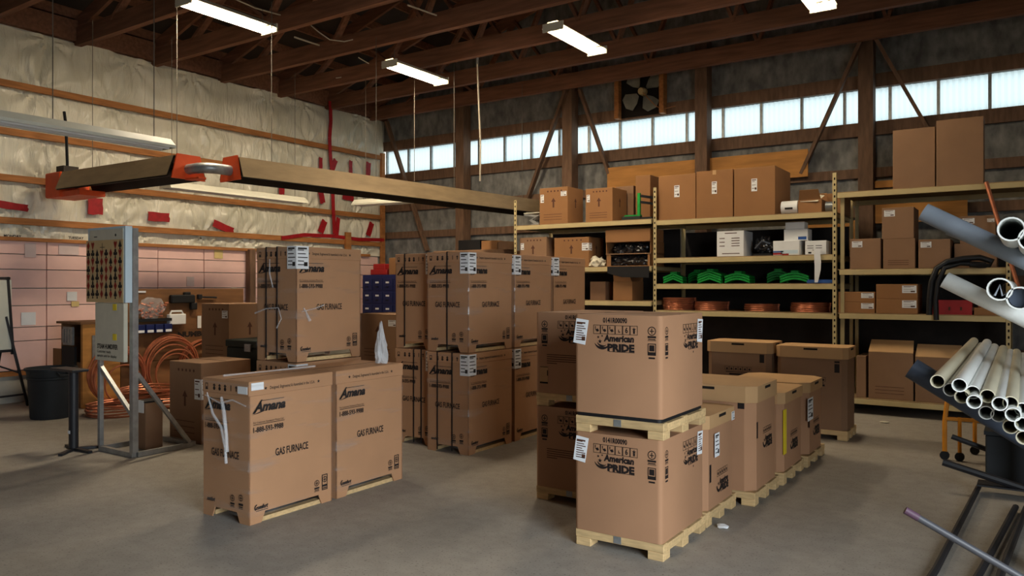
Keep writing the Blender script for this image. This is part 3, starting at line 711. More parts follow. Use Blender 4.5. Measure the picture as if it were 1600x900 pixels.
def mini_print(par, w_, d, h, right=True):
    P = Print(); 
    for k in range(6): P.frame(-.15+k*.05,-.102+k*.05,0,.045,.003); P.disc(-.125+k*.05,.018,.012,6)
    P.rect(-.14,.13,-.02,-.012); P.rect(-.1,.14,-.05,-.03); P.rect(w_/2-.13,w_/2-.08,.1,.19); P.rect(w_/2-.13,w_/2-.08,.2,.22)
    on_front('front_lettering', P.mesh(), 'print', par, 0, -d/2+.012, h)
    if right:
        P = Print(); P.text('American', .06, .05, .055, .004, .1, width=.19, align='c'); P.text('PRIDE', .08, 0, .06, .005, width=.17, align='c'); P.ring(-.04,.05,.05,.02,3.2,5.9,12); P.star(-.05,.06,.016); [P.frame(-.08+k*.045,-.037+k*.045,.11,.155,.003) for k in range(5)]; [P.disc(-.058+k*.045,.13,.011,6) for k in range(5)]; P.rect(-d/2+.08,-d/2+.115,.1,.22)
        on_side('side_lettering', P.mesh(), 'print', par, w_/2-.012, 0, h-.22)
b3 = lidded(-1.74, 4.93, .57, .62, .735, 'low lidded carton tucked right behind the nearest stack')
mini_print(b3, .57, .62, .3); corner_label(b3, .285, -.16, .5, 0, .09, .16, True, False); corner_label(b3, .285, .2, .6, 0, .06, .06, True, False)
b4 = lidded(-1.62, 5.60, .74, .66, .865, 'tallest lidded carton in the row behind the nearest stack', ch=.07, lidh=.12)
mini_print(b4, .74, .66, .5)
b5 = lidded(-1.60, 6.32, .70, .68, .74, 'middle lidded carton of the row, yellow sticker on its near corner')
mini_print(b5, .70, .68, .36); MB().box(.336,.342,-.3,-.22,.14,.5).build('yellow_sticker', 'yellow', b5)
b6 = lidded(-1.58, 7.06, .70, .68, .74, 'last lidded carton of the row, white label on its side', ch=.1)
mini_print(b6, .70, .68, .36); corner_label(b6, .338, -.3, .5, 0, .2, .2, True, False)
g2 = lidded(-1.51, 8.49, .73, .5, .96, 'tall lidded carton before the shelving, right of its pair', mat='card_dark', lidh=.12)
g1 = lidded(-2.28, 8.49, .73, .5, .98, 'tall lidded carton before the shelving, left of its pair', mat='card_dark', lidh=.12)
mini_print(g2, .73, .5, .5, False); mini_print(g1, .73, .5, .56, False)
tag(MB().box(-.06,.06,-.05,.05,0,.05,.008).box(-.02,.02,-.02,.02,.05,.07).build('tape_roll_box', 'galv', None, loc=(-2.05,6.0,.865)), 'small grey object lying on top of the tallest lidded carton', 'box') if False else None
# scrap paper beside the pallet
tag(blob(.04,.03,.015,.4,5,3,2,-.01).build('paper_scrap', 'paper', None, loc=(-1.66,5.0,.011)), 'scrap of white paper on the floor by the nearest pallet', 'litter')
tag(blob(.05,.03,.012,.4,8,3,2,-.01).build('paper_scrap', 'paper_cream', None, loc=(FL(1382,661)[0],FL(1382,661)[1],.011)), 'scrap of pale paper on the floor before the lowest shelf', 'litter')

# ------------------------------------------------------------------ shelving
RV0, RV1 = 10.40, 11.55
def rack(u0, u1, tops, zs, label, left=True, right=True, back_h=2.9, back=None):
    t = thing('steel_shelving', label, 'shelving', ((u0+u1)/2, (RV0+RV1)/2, 0), 0, 'cream boltless shelving'); hw = (u1-u0)/2; hd = (RV1-RV0)/2
    for x, on, top in ((-hw, left, tops[0]), (hw, right, tops[1])):
        if not on: continue
        s_ = 1 if x < 0 else -1
        for y, e, hgt in ((-hd, 1, top), (hd, -1, min(top, back_h))):
            M = MB().box(x-.025, x+.025, y, y+.004*e, 0, hgt).box(x-.025 if s_ > 0 else x+.021, x-.021 if s_ > 0 else x+.025, y, y+.04*e, 0, hgt)
            o = M.build('upright', 'rack_cream', t)
            if e > 0:
                N = MB(); z = .1
                while z < hgt-.04: N.box(x-.009, x+.009, y-.0015, y-.0005, z, z+.03); z += .075
                N.build('slot_row', 'slot', o)
    for z in zs:
        for y in (-hd+.003, hd-.033): MB().box(-hw+.026, hw-.026, y, y+.03, z-.075, z-.012, .003).build('shelf_beam', 'rack_cream', t)
        for x in (-hw+.03, hw-.03): MB().box(x-.015, x+.015, -hd+.035, hd-.035, z-.06, z-.013).build('side_beam', 'rack_cream', t)
        MB().box(-hw+.005, hw-.005, -hd+.006, hd-.006, z-.012, z).build('shelf_deck', 'rack_deck', t)
    if back: MB().box(-hw+.03, hw-.03, hd-.004, hd+.006, .21, back).build('back_panel', 'shade_panel', t)  # dark sheet added to stand in for the shade behind the shelves
    return t
XA, XB, XC, XD = (AV(x,400,RV0)[0] for x in (805,1023,1304,1576))
zL = AV(913,347,RV0)[1]; zL2 = AV(980,416,RV0)[1]; zL3 = AV(980,470,RV0)[1]
zM = [AV(1164,y,RV0)[1] for y in (337,400,443,487)]; zR = [AV(1440,y,RV0)[1] for y in (292,419,491)]+[.2]
zM[0] = AV(1164,337,RV0)[1]
rack(XA, XB-.03, (AV(805,313,RV0)[1], AV(1023,293,RV0)[1]), (zL, zL2, zL3, .2), 'cream shelving bay at the far left behind the furnace block', right=False, back=zL-.08)
rack(XB, XC, (AV(1023,293,RV0)[1], AV(1303,270,RV0)[1]), (zM[0], zM[1], zM[2], zM[3], .2), 'cream shelving bay in the middle with the green plastic parts', back=zM[0]-.12)
rk3 = rack(XC+.03, XD, (AV(1303,290,RV0)[1], AV(1576,360,RV0)[1]), (zR[1], zR[2], .2), 'cream shelving bay on the right behind the plastic pipes', left=False, back=zR[1]+.35)
# the top shelf of the right bay runs on past its upright
ZT = zR[0]; ox, oy = rk3.location.x, rk3.location.y
for y in (RV0, RV1-.04): MB().box(XC+.03-ox, .9-ox, y-oy, y+.04-oy, ZT-.075, ZT-.012, .003).build('shelf_beam', 'rack_cream', rk3)
MB().box(XC+.03-ox, .9-ox, RV0+.006-oy, RV1-.006-oy, ZT-.012, ZT).build('shelf_deck', 'rack_deck', rk3)
for x in (XC+.06, .85):
    for y in (RV0+.05, RV1-.09): MB().box(x-ox, x+.045-ox, y-oy, y+.04-oy, 0, ZT-.013).build('upright', 'rack_cream', rk3)

def carton(name, label, px0, px1, ptop, zb, vf=RV0+.06, depth=.5, mat='card_tan', marks='', group='cartons on the shelving', h=None, top='tape', u=None):
    u0, u1 = (AV(px0,ptop,vf)[0], AV(px1,ptop,vf)[0]) if u is None else u
    H_ = AV((px0+px1)/2, ptop, vf)[1]-zb if h is None else h
    t = thing(name, label, 'carton', ((u0+u1)/2, vf+depth/2, zb), 0, group); W = u1-u0; hw, hd = W/2, depth/2
    MB().box(-hw, hw, -hd, hd, 0, H_, .004).build('carton_body', mat, t)
    if top == 'tape': MB().box(-.025,.025,-hd-.001,hd+.001,H_-.06,H_+.001).build('packing_tape', 'card_lid', t) if 'T' in marks else MB().box(-hw+.01,hw-.01,-.003,.003,H_,H_+.0015).build('flap_seam', 'slot', t)
    if top == 'open':
        for s_ in (-1,1): MB().plate([(-hw+.01,s_*hd,H_),(hw-.01,s_*hd,H_),(hw-.03,s_*(hd+.06),H_+.12),(-hw+.03,s_*(hd+.06),H_+.12)], (0,0,1), .005).build('flap', mat, t)
    if top == 'flap': MB().plate([(-hw,-hd,H_),(hw,-hd,H_),(hw-.01,-hd+.16,H_+.14),(-hw+.01,-hd+.16,H_+.14)], (0,0,1), .006).build('flap', 'card_lid', t)
    P = Print(); k = min(W, H_)
    if 'A' in marks: P.arrow(0, H_*.45, k*.16, k*.3)
    if 'X' in marks:
        for j in range(3): P.rect(-W*.35, W*.3, H_*(.12+.07*j), H_*(.12+.07*j)+.006)
    if 'I' in marks:
        for j in range(5): P.disc(-W*.2+j*W*.12, H_*.9, k*.03, 6)
    if P.mb.v: on_front('front_marking', P.mesh(), 'print_soft', t, 0, -hd, 0)
    if 'A' in marks:
        Q = Print(); Q.arrow(0, H_*.45, k*.14, k*.3); on_side('side_marking', Q.mesh(), 'print_soft', t, hw, 0, 0)
    def lb(x, z, w_, h_, side=False):
        o = MB().box(-w_/2, w_/2, -.002, 0, 0, h_).build('paper_label', 'paper', t, loc=(x,-hd-.0005,z) if not side else (hw+.0005,x,z), rot=(0,0,PY if side else 0))
        put('label_print', paper_print(w_, h_, 3), 'print_soft', o, (0,-.0028,0))
    if '1' in marks: lb(-hw+W*.24, H_*.72, W*.34, H_*.2)
    if '2' in marks: lb(0, H_*.5, W*.14, H_*.26)
    if '3' in marks: lb(hw-W*.2, H_*.4, W*.34, H_*.5)
    if '4' in marks: lb(-hw+W*.1, H_*.6, W*.12, H_*.22)
    if '5' in marks: lb(hw-W*.14, H_*.75, W*.2, H_*.13)
    if '6' in marks: lb(hw-W*.1, H_*.55, W*.19, H_*.25); lb(-hd+depth*.1, H_*.55, depth*.19, H_*.25, True)
    return t
V0 = RV0+.06
carton('shelf_carton', 'tan carton with up arrows on the top left shelf, nearer the metal brackets', 843, 887, 293, zL, marks='AX45I')
carton('shelf_carton', 'tan carton with up arrows on the top left shelf, next to the green stand', 915, 957, 294, zL, marks='AX4I')
carton('shelf_carton', 'tall plain carton standing at the back of the top left shelf', 993, 1016, 274, zL, vf=RV0+.45, depth=.6)
carton('shelf_carton', 'dark low carton behind the green stand on the top left shelf', 962, 990, 291, zL, vf=RV0+.6, depth=.4, mat='card_dark')
carton('shelf_carton', 'large plain carton leftmost of three on the top middle shelf', 1029, 1087, 273, zM[0], marks='2', depth=.75)
carton('shelf_carton', 'large plain carton in the middle of three on the top middle shelf', 1088, 1145, 266, zM[0], marks='2T', depth=.75, vf=RV0+.05)
carton('shelf_carton', 'largest plain carton of three on the top middle shelf, beside the white spool', 1147, 1211, 261, zM[0], marks='2', depth=.8, vf=RV0+.04)
carton('shelf_carton', 'big tall carton on the long top shelf, left of the two', 1395, 1461, 201, ZT, depth=.7, vf=RV0+.12, mat='card_dark')
carton('shelf_carton', 'big tall carton on the long top shelf, right of the two and taller', 1463, 1537, 185, ZT, depth=.32, mat='card_dark', vf=RV0+.05)
# left bay, middle level
carton('shelf_carton', 'carton with an arrow just above the furnace block, left of two', 812, 854, 371, zL2, marks='A4I', depth=.5, mat='card_dark')
carton('shelf_carton', 'carton with a white corner label just above the furnace block, right of two', 866, 920, 371, zL2, marks='A6I', depth=.5)
carton('shelf_carton', 'flat tan carton resting on the tray of black bags', 946, 1016, 358, AV(980,378,V0)[1], depth=.5)
tr = thing('cardboard_tray', 'cardboard tray heaped with black plastic bags on the left shelving bay', 'tray', ((AV(946,416,V0)[0]+AV(1016,416,V0)[0])/2, V0+.27, zL2))
tw_ = AV(1016,416,V0)[0]-AV(946,416,V0)[0]; zh = AV(980,378,V0)[1]-zL2
MB().box(-tw_/2, tw_/2, -.25, .25, 0, .01).box(-tw_/2, -tw_/2+.08, -.25,-.24,.01,zh*.5).box(tw_/2-.05,tw_/2,-.25,-.24,.01,zh*.5).box(-tw_/2,-tw_/2+.01,-.25,.25,.01,zh).box(tw_/2-.01,tw_/2,-.25,.25,.01,zh).box(-tw_/2,tw_/2,.24,.25,.01,zh).build('tray_body', 'card_tan', tr)
MB().box(-tw_/2, tw_/2, -.26, .24, zh*.5, zh*.5+.012).build('tray_divider', 'card_dark', tr)
for k in range(7):
    lo = k < 4; o = blob(.12,.1,.09,.5,20+k,2.5,3,-.06).build('plastic_bag', 'black_film', None, loc=(tr.location.x-.24+.16*(k%4)+(0 if lo else .08), V0+.14, zL2+(.011+.06 if lo else zh*.5+.013+.06)))
    tag(o, 'crumpled glossy black plastic bag, '+('leftmost','second from left','third from left','rightmost','leftmost','middle one','rightmost')[k]+(' on the lower level of the cardboard tray' if lo else ' on the upper level of the cardboard tray'), 'bag', 'black bags in the tray')
tag(blob(.13,.12,.1,.6,31,3,3,-.05).build('crumpled_wrap', 'paper_cream', None, loc=(AV(930,425,V0)[0], V0+.1, zL2+.05)), 'crumpled yellowish plastic wrap at the left edge of the black bags', 'plastic wrap')
tag(MB().plate([(-.34,0,0),(.33,0,0),(.33,0,-.17),(-.1,0,-.16),(-.34,0,-.1)],(0,1,0),.012).build('black_sheet','black',None,loc=(AV(982,416,RV0)[0],RV0-.016,zL2-.002)), 'black plastic sheet hanging over the shelf edge below the bags', 'sheet')
carton('open_carton', 'open tan carton on the lower left shelf behind the cooling cartons', 958, 988, 440, zL3, depth=.4, top='open', mat='card_tan')
carton('shelf_carton', 'dark carton at the back of the lower left shelf', 922, 946, 440, zL3, vf=RV0+.2, depth=.4, mat='card_dark')
# bits on the top left shelf
br = thing('metal_brackets', 'grey folded metal brackets lying at the left end of the top shelf', 'brackets', (AV(826,345,V0)[0], V0+.1, zL))
for k in range(3): MB().plate([(-.16,0,.002),(.12,0,.002),(.14,0,.03),(.0,0,.1),(.14,0,.16),(-.14,0,.2),(-.16,0,.17),(.06,0,.14),(-.06,0,.09),(.04,0,.03)],(0,1,0),.03).build('bracket','galv',br,loc=(.01*k,.08*k,0))
MB().box(-.16,.17,.0,.25,.2,.215).build('bracket_plate','tin_white',br)
gs = thing('green_stand', 'green painted metal stand with dark rails on the top left shelf', 'stand', (AV(1000,345,V0)[0], V0+.08, zL))
MB().box(-.32,-.02,-.03,.05,0,.06,.006).build('base_bar','dark_green',gs); MB().box(-.02,.16,-.02,.03,0,.04).build('foot_plate','black',gs)
MB().box(-.07,-.03,-.02,.02,.04,.4).build('post','green',gs)
for z in (.27,.36): MB().beam((-.04,.0,z),(.14,.12,z-.03),.03,.035).build('rail','black',gs)
MB().box(-.3,-.05,.02,.1,.06,.085).build('green_bar','green',gs)
# spool, open carton and duct tape on the middle top shelf
def spool(name, label, px, py, r, L_, mat, z, vf=V0):
    x = AV(px,py,vf)[0]; t = thing(name, label, 'roll', (x, vf+.1, z))
    M = MB(); n = 24
    M.pipe((-L_/2,0,r),(L_/2,0,r), r, r*.45, 24); M.build('roll_body', mat, t, True)
    for s_ in (-1,1): MB().pipe((s_*L_/2,0,r),(s_*(L_/2+.006),0,r), r*.6, r*.44, 20).build('core', 'card_tan', t)
    return t
sp = spool('label_spool', 'white wire spool at the edge of the top middle shelf', 1232, 317, .09, .21, 'white', zM[0]); MB().box(-.05,.05,-.093,-.09,.06,.085).build('hand_slot','slot',sp)
oc = carton('open_carton', 'open carton with ragged flaps between the spool and the tape roll', 1247, 1284, 312, zM[0], top='open', depth=.4)
MB().plate([(-.12,-.2,.15),(.1,-.22,.14),(.16,-.1,.22),(-.02,-.05,.26),(-.16,-.1,.2)],(0,0,1),.006).build('torn_flap','paper_cream',oc)
spool('foil_tape_roll', 'shiny metal foil tape roll beside the middle upright', 1294, 318, .07, .09, 'steel', zM[0])
carton('shelf_carton', 'orange-brown carton at the back corner of the top middle shelf', 1288, 1318, 302, zM[0], vf=RV0+.5, depth=.5, mat='card_tan')
# middle bay, second level
def white_box(name, label, px0, px1, pt, zb, stripes=(), vf=V0, depth=.3, h=None):
    t = carton(name, label, px0, px1, pt, zb, vf=vf, depth=depth, mat='white', group='white boxes on the shelving', h=h)
    u0, u1 = AV(px0,pt,vf)[0], AV(px1,pt,vf)[0]; W = u1-u0; H_ = (AV((px0+px1)/2,pt,vf)[1]-zb) if h is None else h
    for m, a, b, c, d in stripes:
        P = Print(); P.rect(-W/2+W*a, -W/2+W*b, H_*c, H_*d); on_front('printed_band', P.mesh(), m, t, 0, -depth/2, 0)
    return t
wt = white_box('white_carton', 'tall white carton with a printed table on the second middle shelf', 1120, 1162, 361, zM[1], [('print_soft',.1,.3,.7,.73),('print_soft',.1,.3,.55,.58),('print_soft',.1,.3,.4,.43),('print_soft',.55,.85,.7,.73),('print_soft',.55,.85,.6,.63),('print_soft',.55,.85,.5,.53),('print_soft',.55,.85,.4,.43),('print_soft',.2,.85,.1,.13),('print_soft',.3,.75,.9,.93)], depth=.42)
white_box('product_box', 'white box with red and blue stripes on the second middle shelf', 1208, 1249, 376, zM[1], [('red',.0,.35,.05,.18),('blue',.0,.4,.2,.3),('pale_blue',.3,.95,.1,.35),('red',.35,.6,.0,.12)])
bz = AV(1240,376,V0)[1]
white_box('white_carton', 'white box stacked on the striped box', 1225, 1262, 358, bz, [('blue',.6,.95,.1,.35)], vf=V0+.06, depth=.24)
white_box('white_carton', 'small white tray on top of the stacked white boxes', 1227, 1257, 347, AV(1243,358,V0+.06)[1]+.001, [], vf=V0+.08, depth=.2)
wr = white_box('white_carton', 'white box with small dark print at the right end of the second middle shelf', 1258, 1291, 376, zM[1], [('print',.1,.4,.62,.66),('print',.5,.8,.62,.66),('print',.1,.4,.45,.49),('print',.5,.8,.45,.49),('print',.15,.3,.08,.2),('print',.35,.45,.3,.34)], vf=RV0+.03)
bk = thing('cable_clamps', 'black moulded parts between the white boxes on the second middle shelf', 'parts', (AV(1190,398,V0)[0], V0+.15, zM[1]))
MB().box(-.12,.12,-.12,.12,0,.03).build('base','black',bk); blob(.11,.1,.12,.5,41,3,3).build('moulding','black_film',bk,loc=(0,0,.14)); MB().tube([(-.1,-.1,.1),(0,-.13,.2),(.1,-.1,.16)],.015,6).build('lever','pvc_slate',bk)
ps = thing('paper_strip', 'long white paper strip hanging from the second middle shelf over the edge', 'paper', (AV(1277,400,RV0)[0], RV0-.012, zM[1]))
MB().plate([(-.04,0,.06),(.035,0,.06),(.05,0,-.1),(.045,0,-.2),(.01,0,-.36),(-.03,0,-.36),(-.03,0,-.15)],(0,-1,0),.004).build('strip','paper',ps); MB().plate([(-.04,0,.06),(.035,0,.06),(.035,.03,.06),(-.04,.03,.06)],(0,0,1),.004).build('fold','paper',ps)
# green plastic parts
def green_stack(px, n, W, label, kind, dv=.05, sc=1.):
    t = thing('green_plastic_stack', label, 'plastic parts', (AV(px,443,V0)[0], V0+dv+.12, zM[2]), R.uniform(-.2,.2), 'green plastic parts')
    for k in range(n):
        M = MB(); V = []; m = 8; z0 = k*.034
        for y in (-.14, .14):
            for i in range(m+1):
                s_ = -1+2*i/m; x = s_*W/2
                a = (.06*(1-abs(s_)) if kind == 'v' else .05*math.cos(s_*1.5))
                V.append((x+.01*math.sin(k*3), y, z0+a+.002))
        V += [(x,y,z+.026) for x,y,z in V]; q = m+1; F = []
        for i in range(m):
            F += [(i,i+1,q+i+1,q+i),(2*q+i,2*q+i+1,3*q+i+1,3*q+i),(i,i+1,2*q+i+1,2*q+i),(q+i,q+i+1,3*q+i+1,3*q+i)]
        F += [(0,q,3*q,2*q),(m,q+m,3*q+m,2*q+m)]
        M.add(V, F).build('saddle', 'green', t)
    MB().box(-.05,.05,-.1,.1,n*.034+.03,n*.034+.07,.006).build('tab','green',t)
green_stack(1048, 3, .28, 'low flat stack of green plastic parts at the left end of the green shelf', 'v')
green_stack(1076, 4, .24, 'green plastic parts stacked at the back, second from the left', 'r', .35)
green_stack(1107, 4, .34, 'peaked stack of green plastic parts, tallest at the front of the green shelf', 'v')
green_stack(1150, 3, .34, 'rounded stack of green plastic parts in the middle of the green shelf', 'r')
green_stack(1202, 4, .28, 'green plastic parts stacked at the back, right of the middle', 'r', .35)
green_stack(1238, 3, .36, 'rounded stack of green plastic parts at the right end of the green shelf', 'r')
tag(MB().box(-.18,.18,-.1,.1,0,.035,.005).box(-.17,.17,-.09,.09,.035,.05).build('blue_tray','blue',None,loc=(AV(1282,443,V0)[0],V0+.14,zM[2])), 'flat blue plastic tray at the right end of the green shelf', 'tray')
# copper coils lying on the shelf
def flat_coil(px, layers, r, label, z=zM[3], vf=RV0+.35):
    t = thing('copper_coil', label, 'copper coil', (AV(px,480,vf)[0], vf, z), 0, 'coils of copper tube on the shelf')
    for k in range(layers):
        pts = []
        for j in range(3*28):
            a = 2*math.pi*j/28; q = r-.022*(j/28)+.005*math.sin(k*5+a)
            pts.append((q*math.cos(a), q*math.sin(a), .012+k*.026))
        MB().tube(pts, .0125, 6).build('winding', 'copper', t, True)
for a in ((1062,7,.24,'taller coil of copper tube at the left end of the copper shelf'),(1112,5,.24,'coil of copper tube second from the left on the copper shelf'),(1190,4,.23,'low coil of copper tube in the middle of the copper shelf'),(1266,5,.25,'coil of copper tube at the right end of the copper shelf')): flat_coil(*a)
# right bay
zr1, zr2, zr3 = zR[1], zR[2], .2
carton('shelf_carton', 'brown carton at the left end of the second right shelf', 1328, 1376, 373, zr1, marks='1', mat='card_dark')
carton('shelf_carton', 'brown carton with faint lettering under another on the second right shelf', 1380, 1430, 373, zr1, marks='X', mat='card_dark')
carton('shelf_carton', 'brown carton on top of the one with faint lettering', 1378, 1428, 324, AV(1405,373,V0)[1], marks='1', mat='card_dark')
carton('shelf_carton', 'brown labelled carton right of the two-high stack on the second right shelf', 1435, 1485, 374, zr1, marks='1', mat='card_dark')
carton('shelf_carton', 'wide low brown carton behind the hose on the second right shelf', 1491, 1558, 380, zr1, mat='card_dark', vf=RV0+.12)
carton('shelf_carton', 'brown carton with two white labels behind the large pipes', 1500, 1556, 337, AV(1525,380,RV0+.12)[1], marks='15', mat='card_dark', vf=RV0+.14)
for (a,b,pt,pb,nm) in ((1310,1367,456,472,'upper'),(1310,1367,472,491,'lower')):
    carton('flat_carton', nm+' flat carton of the left pair on the third right shelf', a, b, pt, zr2 if nm == 'lower' else AV(1338,472,V0)[1], marks='3', mat='card_tan')
for (a,b,pt,pb,nm) in ((1369,1434,444,467,'upper'),(1369,1434,467,491,'lower')):
    carton('flat_carton', nm+' flat carton of the right pair on the third right shelf', a, b, pt, zr2 if nm == 'lower' else AV(1400,467,RV0+.02)[1], marks='3', mat='card_tan', vf=RV0+.02)
rt = thing('red_tray', 'worn red metal parts tray on the third right shelf', 'tray', (AV(1485,490,V0)[0], V0+.15, zr2))
W = AV(1518,490,V0)[0]-AV(1451,490,V0)[0]
MB().box(-W/2,W/2,-.15,.15,0,.01).box(-W/2,W/2,-.15,-.14,.01,.17).box(-W/2,W/2,.14,.15,.01,.17).box(-W/2,-W/2+.01,-.14,.14,.01,.17).box(W/2-.01,W/2,-.14,.14,.01,.17).build('tray_body','red',rt)
for k in range(4): MB().box(-W/2+.08+k*.12,-W/2+.1+k*.12,-.152,-.15,.05,.09).build('label_slot','print_soft',rt)
carton('flat_carton', 'flat wooden tray holding copper fittings right of the red tray', 1522, 1560, 481, zr2, mat='card_tan')
for k in range(3): tag(MB().tube([(0,0,.018),(.09,0,.018)],.017,10).build('copper_fitting','copper',None,True,loc=(AV(1528+k*9,480,V0)[0],V0+.08+.05*k,AV(1541,481,V0)[1])), ('leftmost','middle','rightmost')[k]+' short copper pipe fitting on the flat tray beside the red tray','fitting','copper fittings beside the red tray')
carton('shelf_carton', 'narrow brown carton at the left end of the lowest right shelf', 1338, 1353, 556, zr3, mat='card_dark')
carton('shelf_carton', 'tall carton with a raised flap on the lowest right shelf, left of two', 1357, 1427, 551, zr3, mat='card_dark', top='flap', marks='X')
carton('shelf_carton', 'tall carton with a raised flap on the lowest right shelf, right of two', 1430, 1503, 559, zr3, mat='card_dark', top='flap')
# the hose draped on the right bay
hs = thing('rubber_hose', 'thick black rubber hose looped over the second right shelf', 'hose', (AV(1500,420,RV0)[0], RV0-.06, zr1))
def hp(l): return [(AV(a,b,RV0-.06)[0]-hs.location.x, c, AV(a,b,RV0-.06)[1]-zr1) for a,b,c in l]
MB().tube(hp([(1452,492,0),(1453,465,-.01),(1456,440,-.02),(1464,420,-.03),(1480,409,0),(1505,404,.05),(1530,402,.1),(1550,408,.12),(1545,416,.1),(1515,413,.05)]), .034, 10).build('hose_loop','rubber',hs,True)
MB().tube(hp([(1463,500,0),(1462,470,-.01),(1466,440,-.02),(1476,419,-.03),(1500,411,.06),(1540,413,.1)]), .03, 10).build('hose_loop','rubber',hs,True)
# pole leaning by the right bay
p = AV(1541,285,RV0-.1); q = AV(1562,352,RV0-.1)
d = (q[0]-p[0], q[1]-p[1]); k = (p[1])/-d[1]
tag(MB().tube([(p[0],RV0-.12,p[1]),(p[0]+d[0]*k*.985,RV0-.7,.0)],.022,8).build('leaning_pipe','copper',None,True), 'thin copper-brown pipe leaning against the long top shelf', 'pipe')
# things seen over the furnace block
carton('tall_carton', 'plain tall carton behind the furnace block, carrying the black box', 0, 0, 0, 0, vf=10.6, depth=.7, u=(-8.75,-7.35), h=1.1, mat='card_dark', group='cartons behind the block')
carton('tall_carton', 'second plain carton stacked behind the furnace block', 0, 0, 0, 1.1, vf=10.6, depth=.7, u=(-8.75,-7.35), h=1.12, mat='card_dark', group='cartons behind the block')
def at_top(px0, px1, pt, zb, label, mat, v=10.75, nm='shelf_carton'): return carton(nm, label, px0, px1, pt, zb, vf=v, depth=.3, mat=mat, group='things above the furnace block')
at_top(716,750,375,2.22,'black box with a tan lid peeping over the furnace block','black')
at_top(752,776,376,2.22,'small tan carton peeping over the furnace block beside the black box','card_tan')
at_top(778,793,377,2.22,'small brown carton at the right of those over the furnace block','card_dark')

# ------------------------------------------------------------------ by the wall on the left
# parts cabinet between the blocks
cx, cy = -9.25, 10.3
cab = thing('parts_cabinet', 'navy blue steel cabinet of small drawers seen between the furnace stacks', 'cabinet', (cx, cy, 0))
MB().box(-.75,.75,-.2,.2,0,1.8,.01).build('cabinet_body','navy',cab)
for r_ in range(7):
    for c_ in range(6):
        o = MB().box(-.115,.115,-.012,0,0,.2,.004).build('drawer','navy',cab,loc=(-.62+.248*c_,-.201,.12+r_*.235))
        MB().box(-.04,.04,-.004,0,0,.03).build('drawer_label','paper',o,loc=(0,-.013,.12))
        MB().box(-.03,.03,-.02,0,0,.014).build('pull','black',o,loc=(0,-.013,.05))
tag(MB().box(-.3,.1,-.15,.15,0,.1,.008).box(-.28,.0,-.1,.1,.1,.2,.008).build('red_case','red',None,loc=(cx-.3,cy,1.8)),'red metal case on top of the navy parts cabinet','case')
carton('shelf_carton','tan carton on top of the navy parts cabinet',0,0,0,1.8,vf=cy-.18,depth=.35,u=(cx-.12,cx+.55),h=.3,mat='card_tan',group='cartons by the cabinet')
# upright cartons with arrows
carton('arrow_carton','lower carton of a pair hidden between the furnace stacks',0,0,0,0,vf=7.3,depth=.6,u=(-7.3,-6.6),h=.62,mat='card_dark',group='arrow cartons')
carton('arrow_carton','brown carton with a black arrow seen between the furnace stacks',0,0,0,.62,vf=7.3,depth=.6,u=(-7.3,-6.6),h=.62,mat='card_dark',marks='AX5',group='arrow cartons')
carton('arrow_carton','carton with arrows on the floor right of the metal display stand',0,0,0,0,vf=4.70,depth=.6,u=(-7.44,-6.9),h=.82,mat='card_dark',marks='AXI6',group='arrow cartons')
carton('arrow_carton','carton under the taller arrow carton behind the copper coils',0,0,0,0,vf=5.95,depth=.62,u=(-8.72,-8.17),h=.66,mat='card_dark',group='arrow cartons')
carton('arrow_carton','carton with an arrow stacked high left of the strapped furnace carton',0,0,0,.66,vf=5.95,depth=.62,u=(-8.72,-8.17),h=.72,mat='card_dark',marks='AXI5',group='arrow cartons')
ch = thing('tool_chest','dark green storage chest behind the arrow carton on the floor','chest',(-7.1,5.75,0))
MB().box(-.4,.4,-.32,.32,0,.92,.012).build('chest_body','dark_green',ch); MB().box(-.41,.41,-.33,.33,.92,1.0,.01).build('chest_lid','dark_green',ch); MB().box(-.05,.05,-.345,-.33,.88,.96).build('latch','galv',ch)
# display stand
SU0, SU1, SV0, SV1 = -7.48, -6.9, 4.0, 4.62
ds = thing('display_stand','silver metal stand carrying the card-suit poster and a white panel','stand',(SU0,SV0,0)); a, b = SU1-SU0, SV1-SV0
def bar(p, q, w_=.045, nm='frame_bar'): MB().beam(p, q, w_, w_).build(nm,'galv',ds)
for p, q in (((0,0,.025),(a,0,.025)),((0,b,.025),(a,b,.025)),((0,.03,.025),(0,b-.03,.025)),((a,.03,.025),(a,b-.03,.025))): bar(p, q)
bar((a,0,.05),(a,0,2.14),.055,'post'); bar((0,0,.05),(0,0,1.9),.04,'post')
bar((0,.0,.82),(a-.03,.0,.4),.035,'brace'); bar((a,.03,.78),(a,b-.05,.05),.035,'brace')
z0p, z1p = AV(175,472,SV0)[1], AV(175,360,SV0)[1]
MB().box(-.04,a+.03,-.1,-.034,z0p,z1p+.02).build('backing_board','pale_blue',ds)
po = thing('suit_poster','tan poster printed with rows of red and black card suits on the metal stand','poster',(SU0,SV0,0))
MB().box(-.06,a-.0,-.106,-.1005,z0p,z1p-.1).build('poster_sheet','poster_tan',po); MB().box(-.0,a-.0,-.106,-.1005,z1p-.099,z1p).build('poster_header','paper_cream',po)
PB, PR = Print(), Print()
rows = ['DH....HS','CCSHCDCH','DHCDHSDC','CHSSDHSD','HSCHDSCH','DCDHSCDC','SCCDSDSH']
x0, x1 = -.02, a-.045; st = (x1-x0)/7
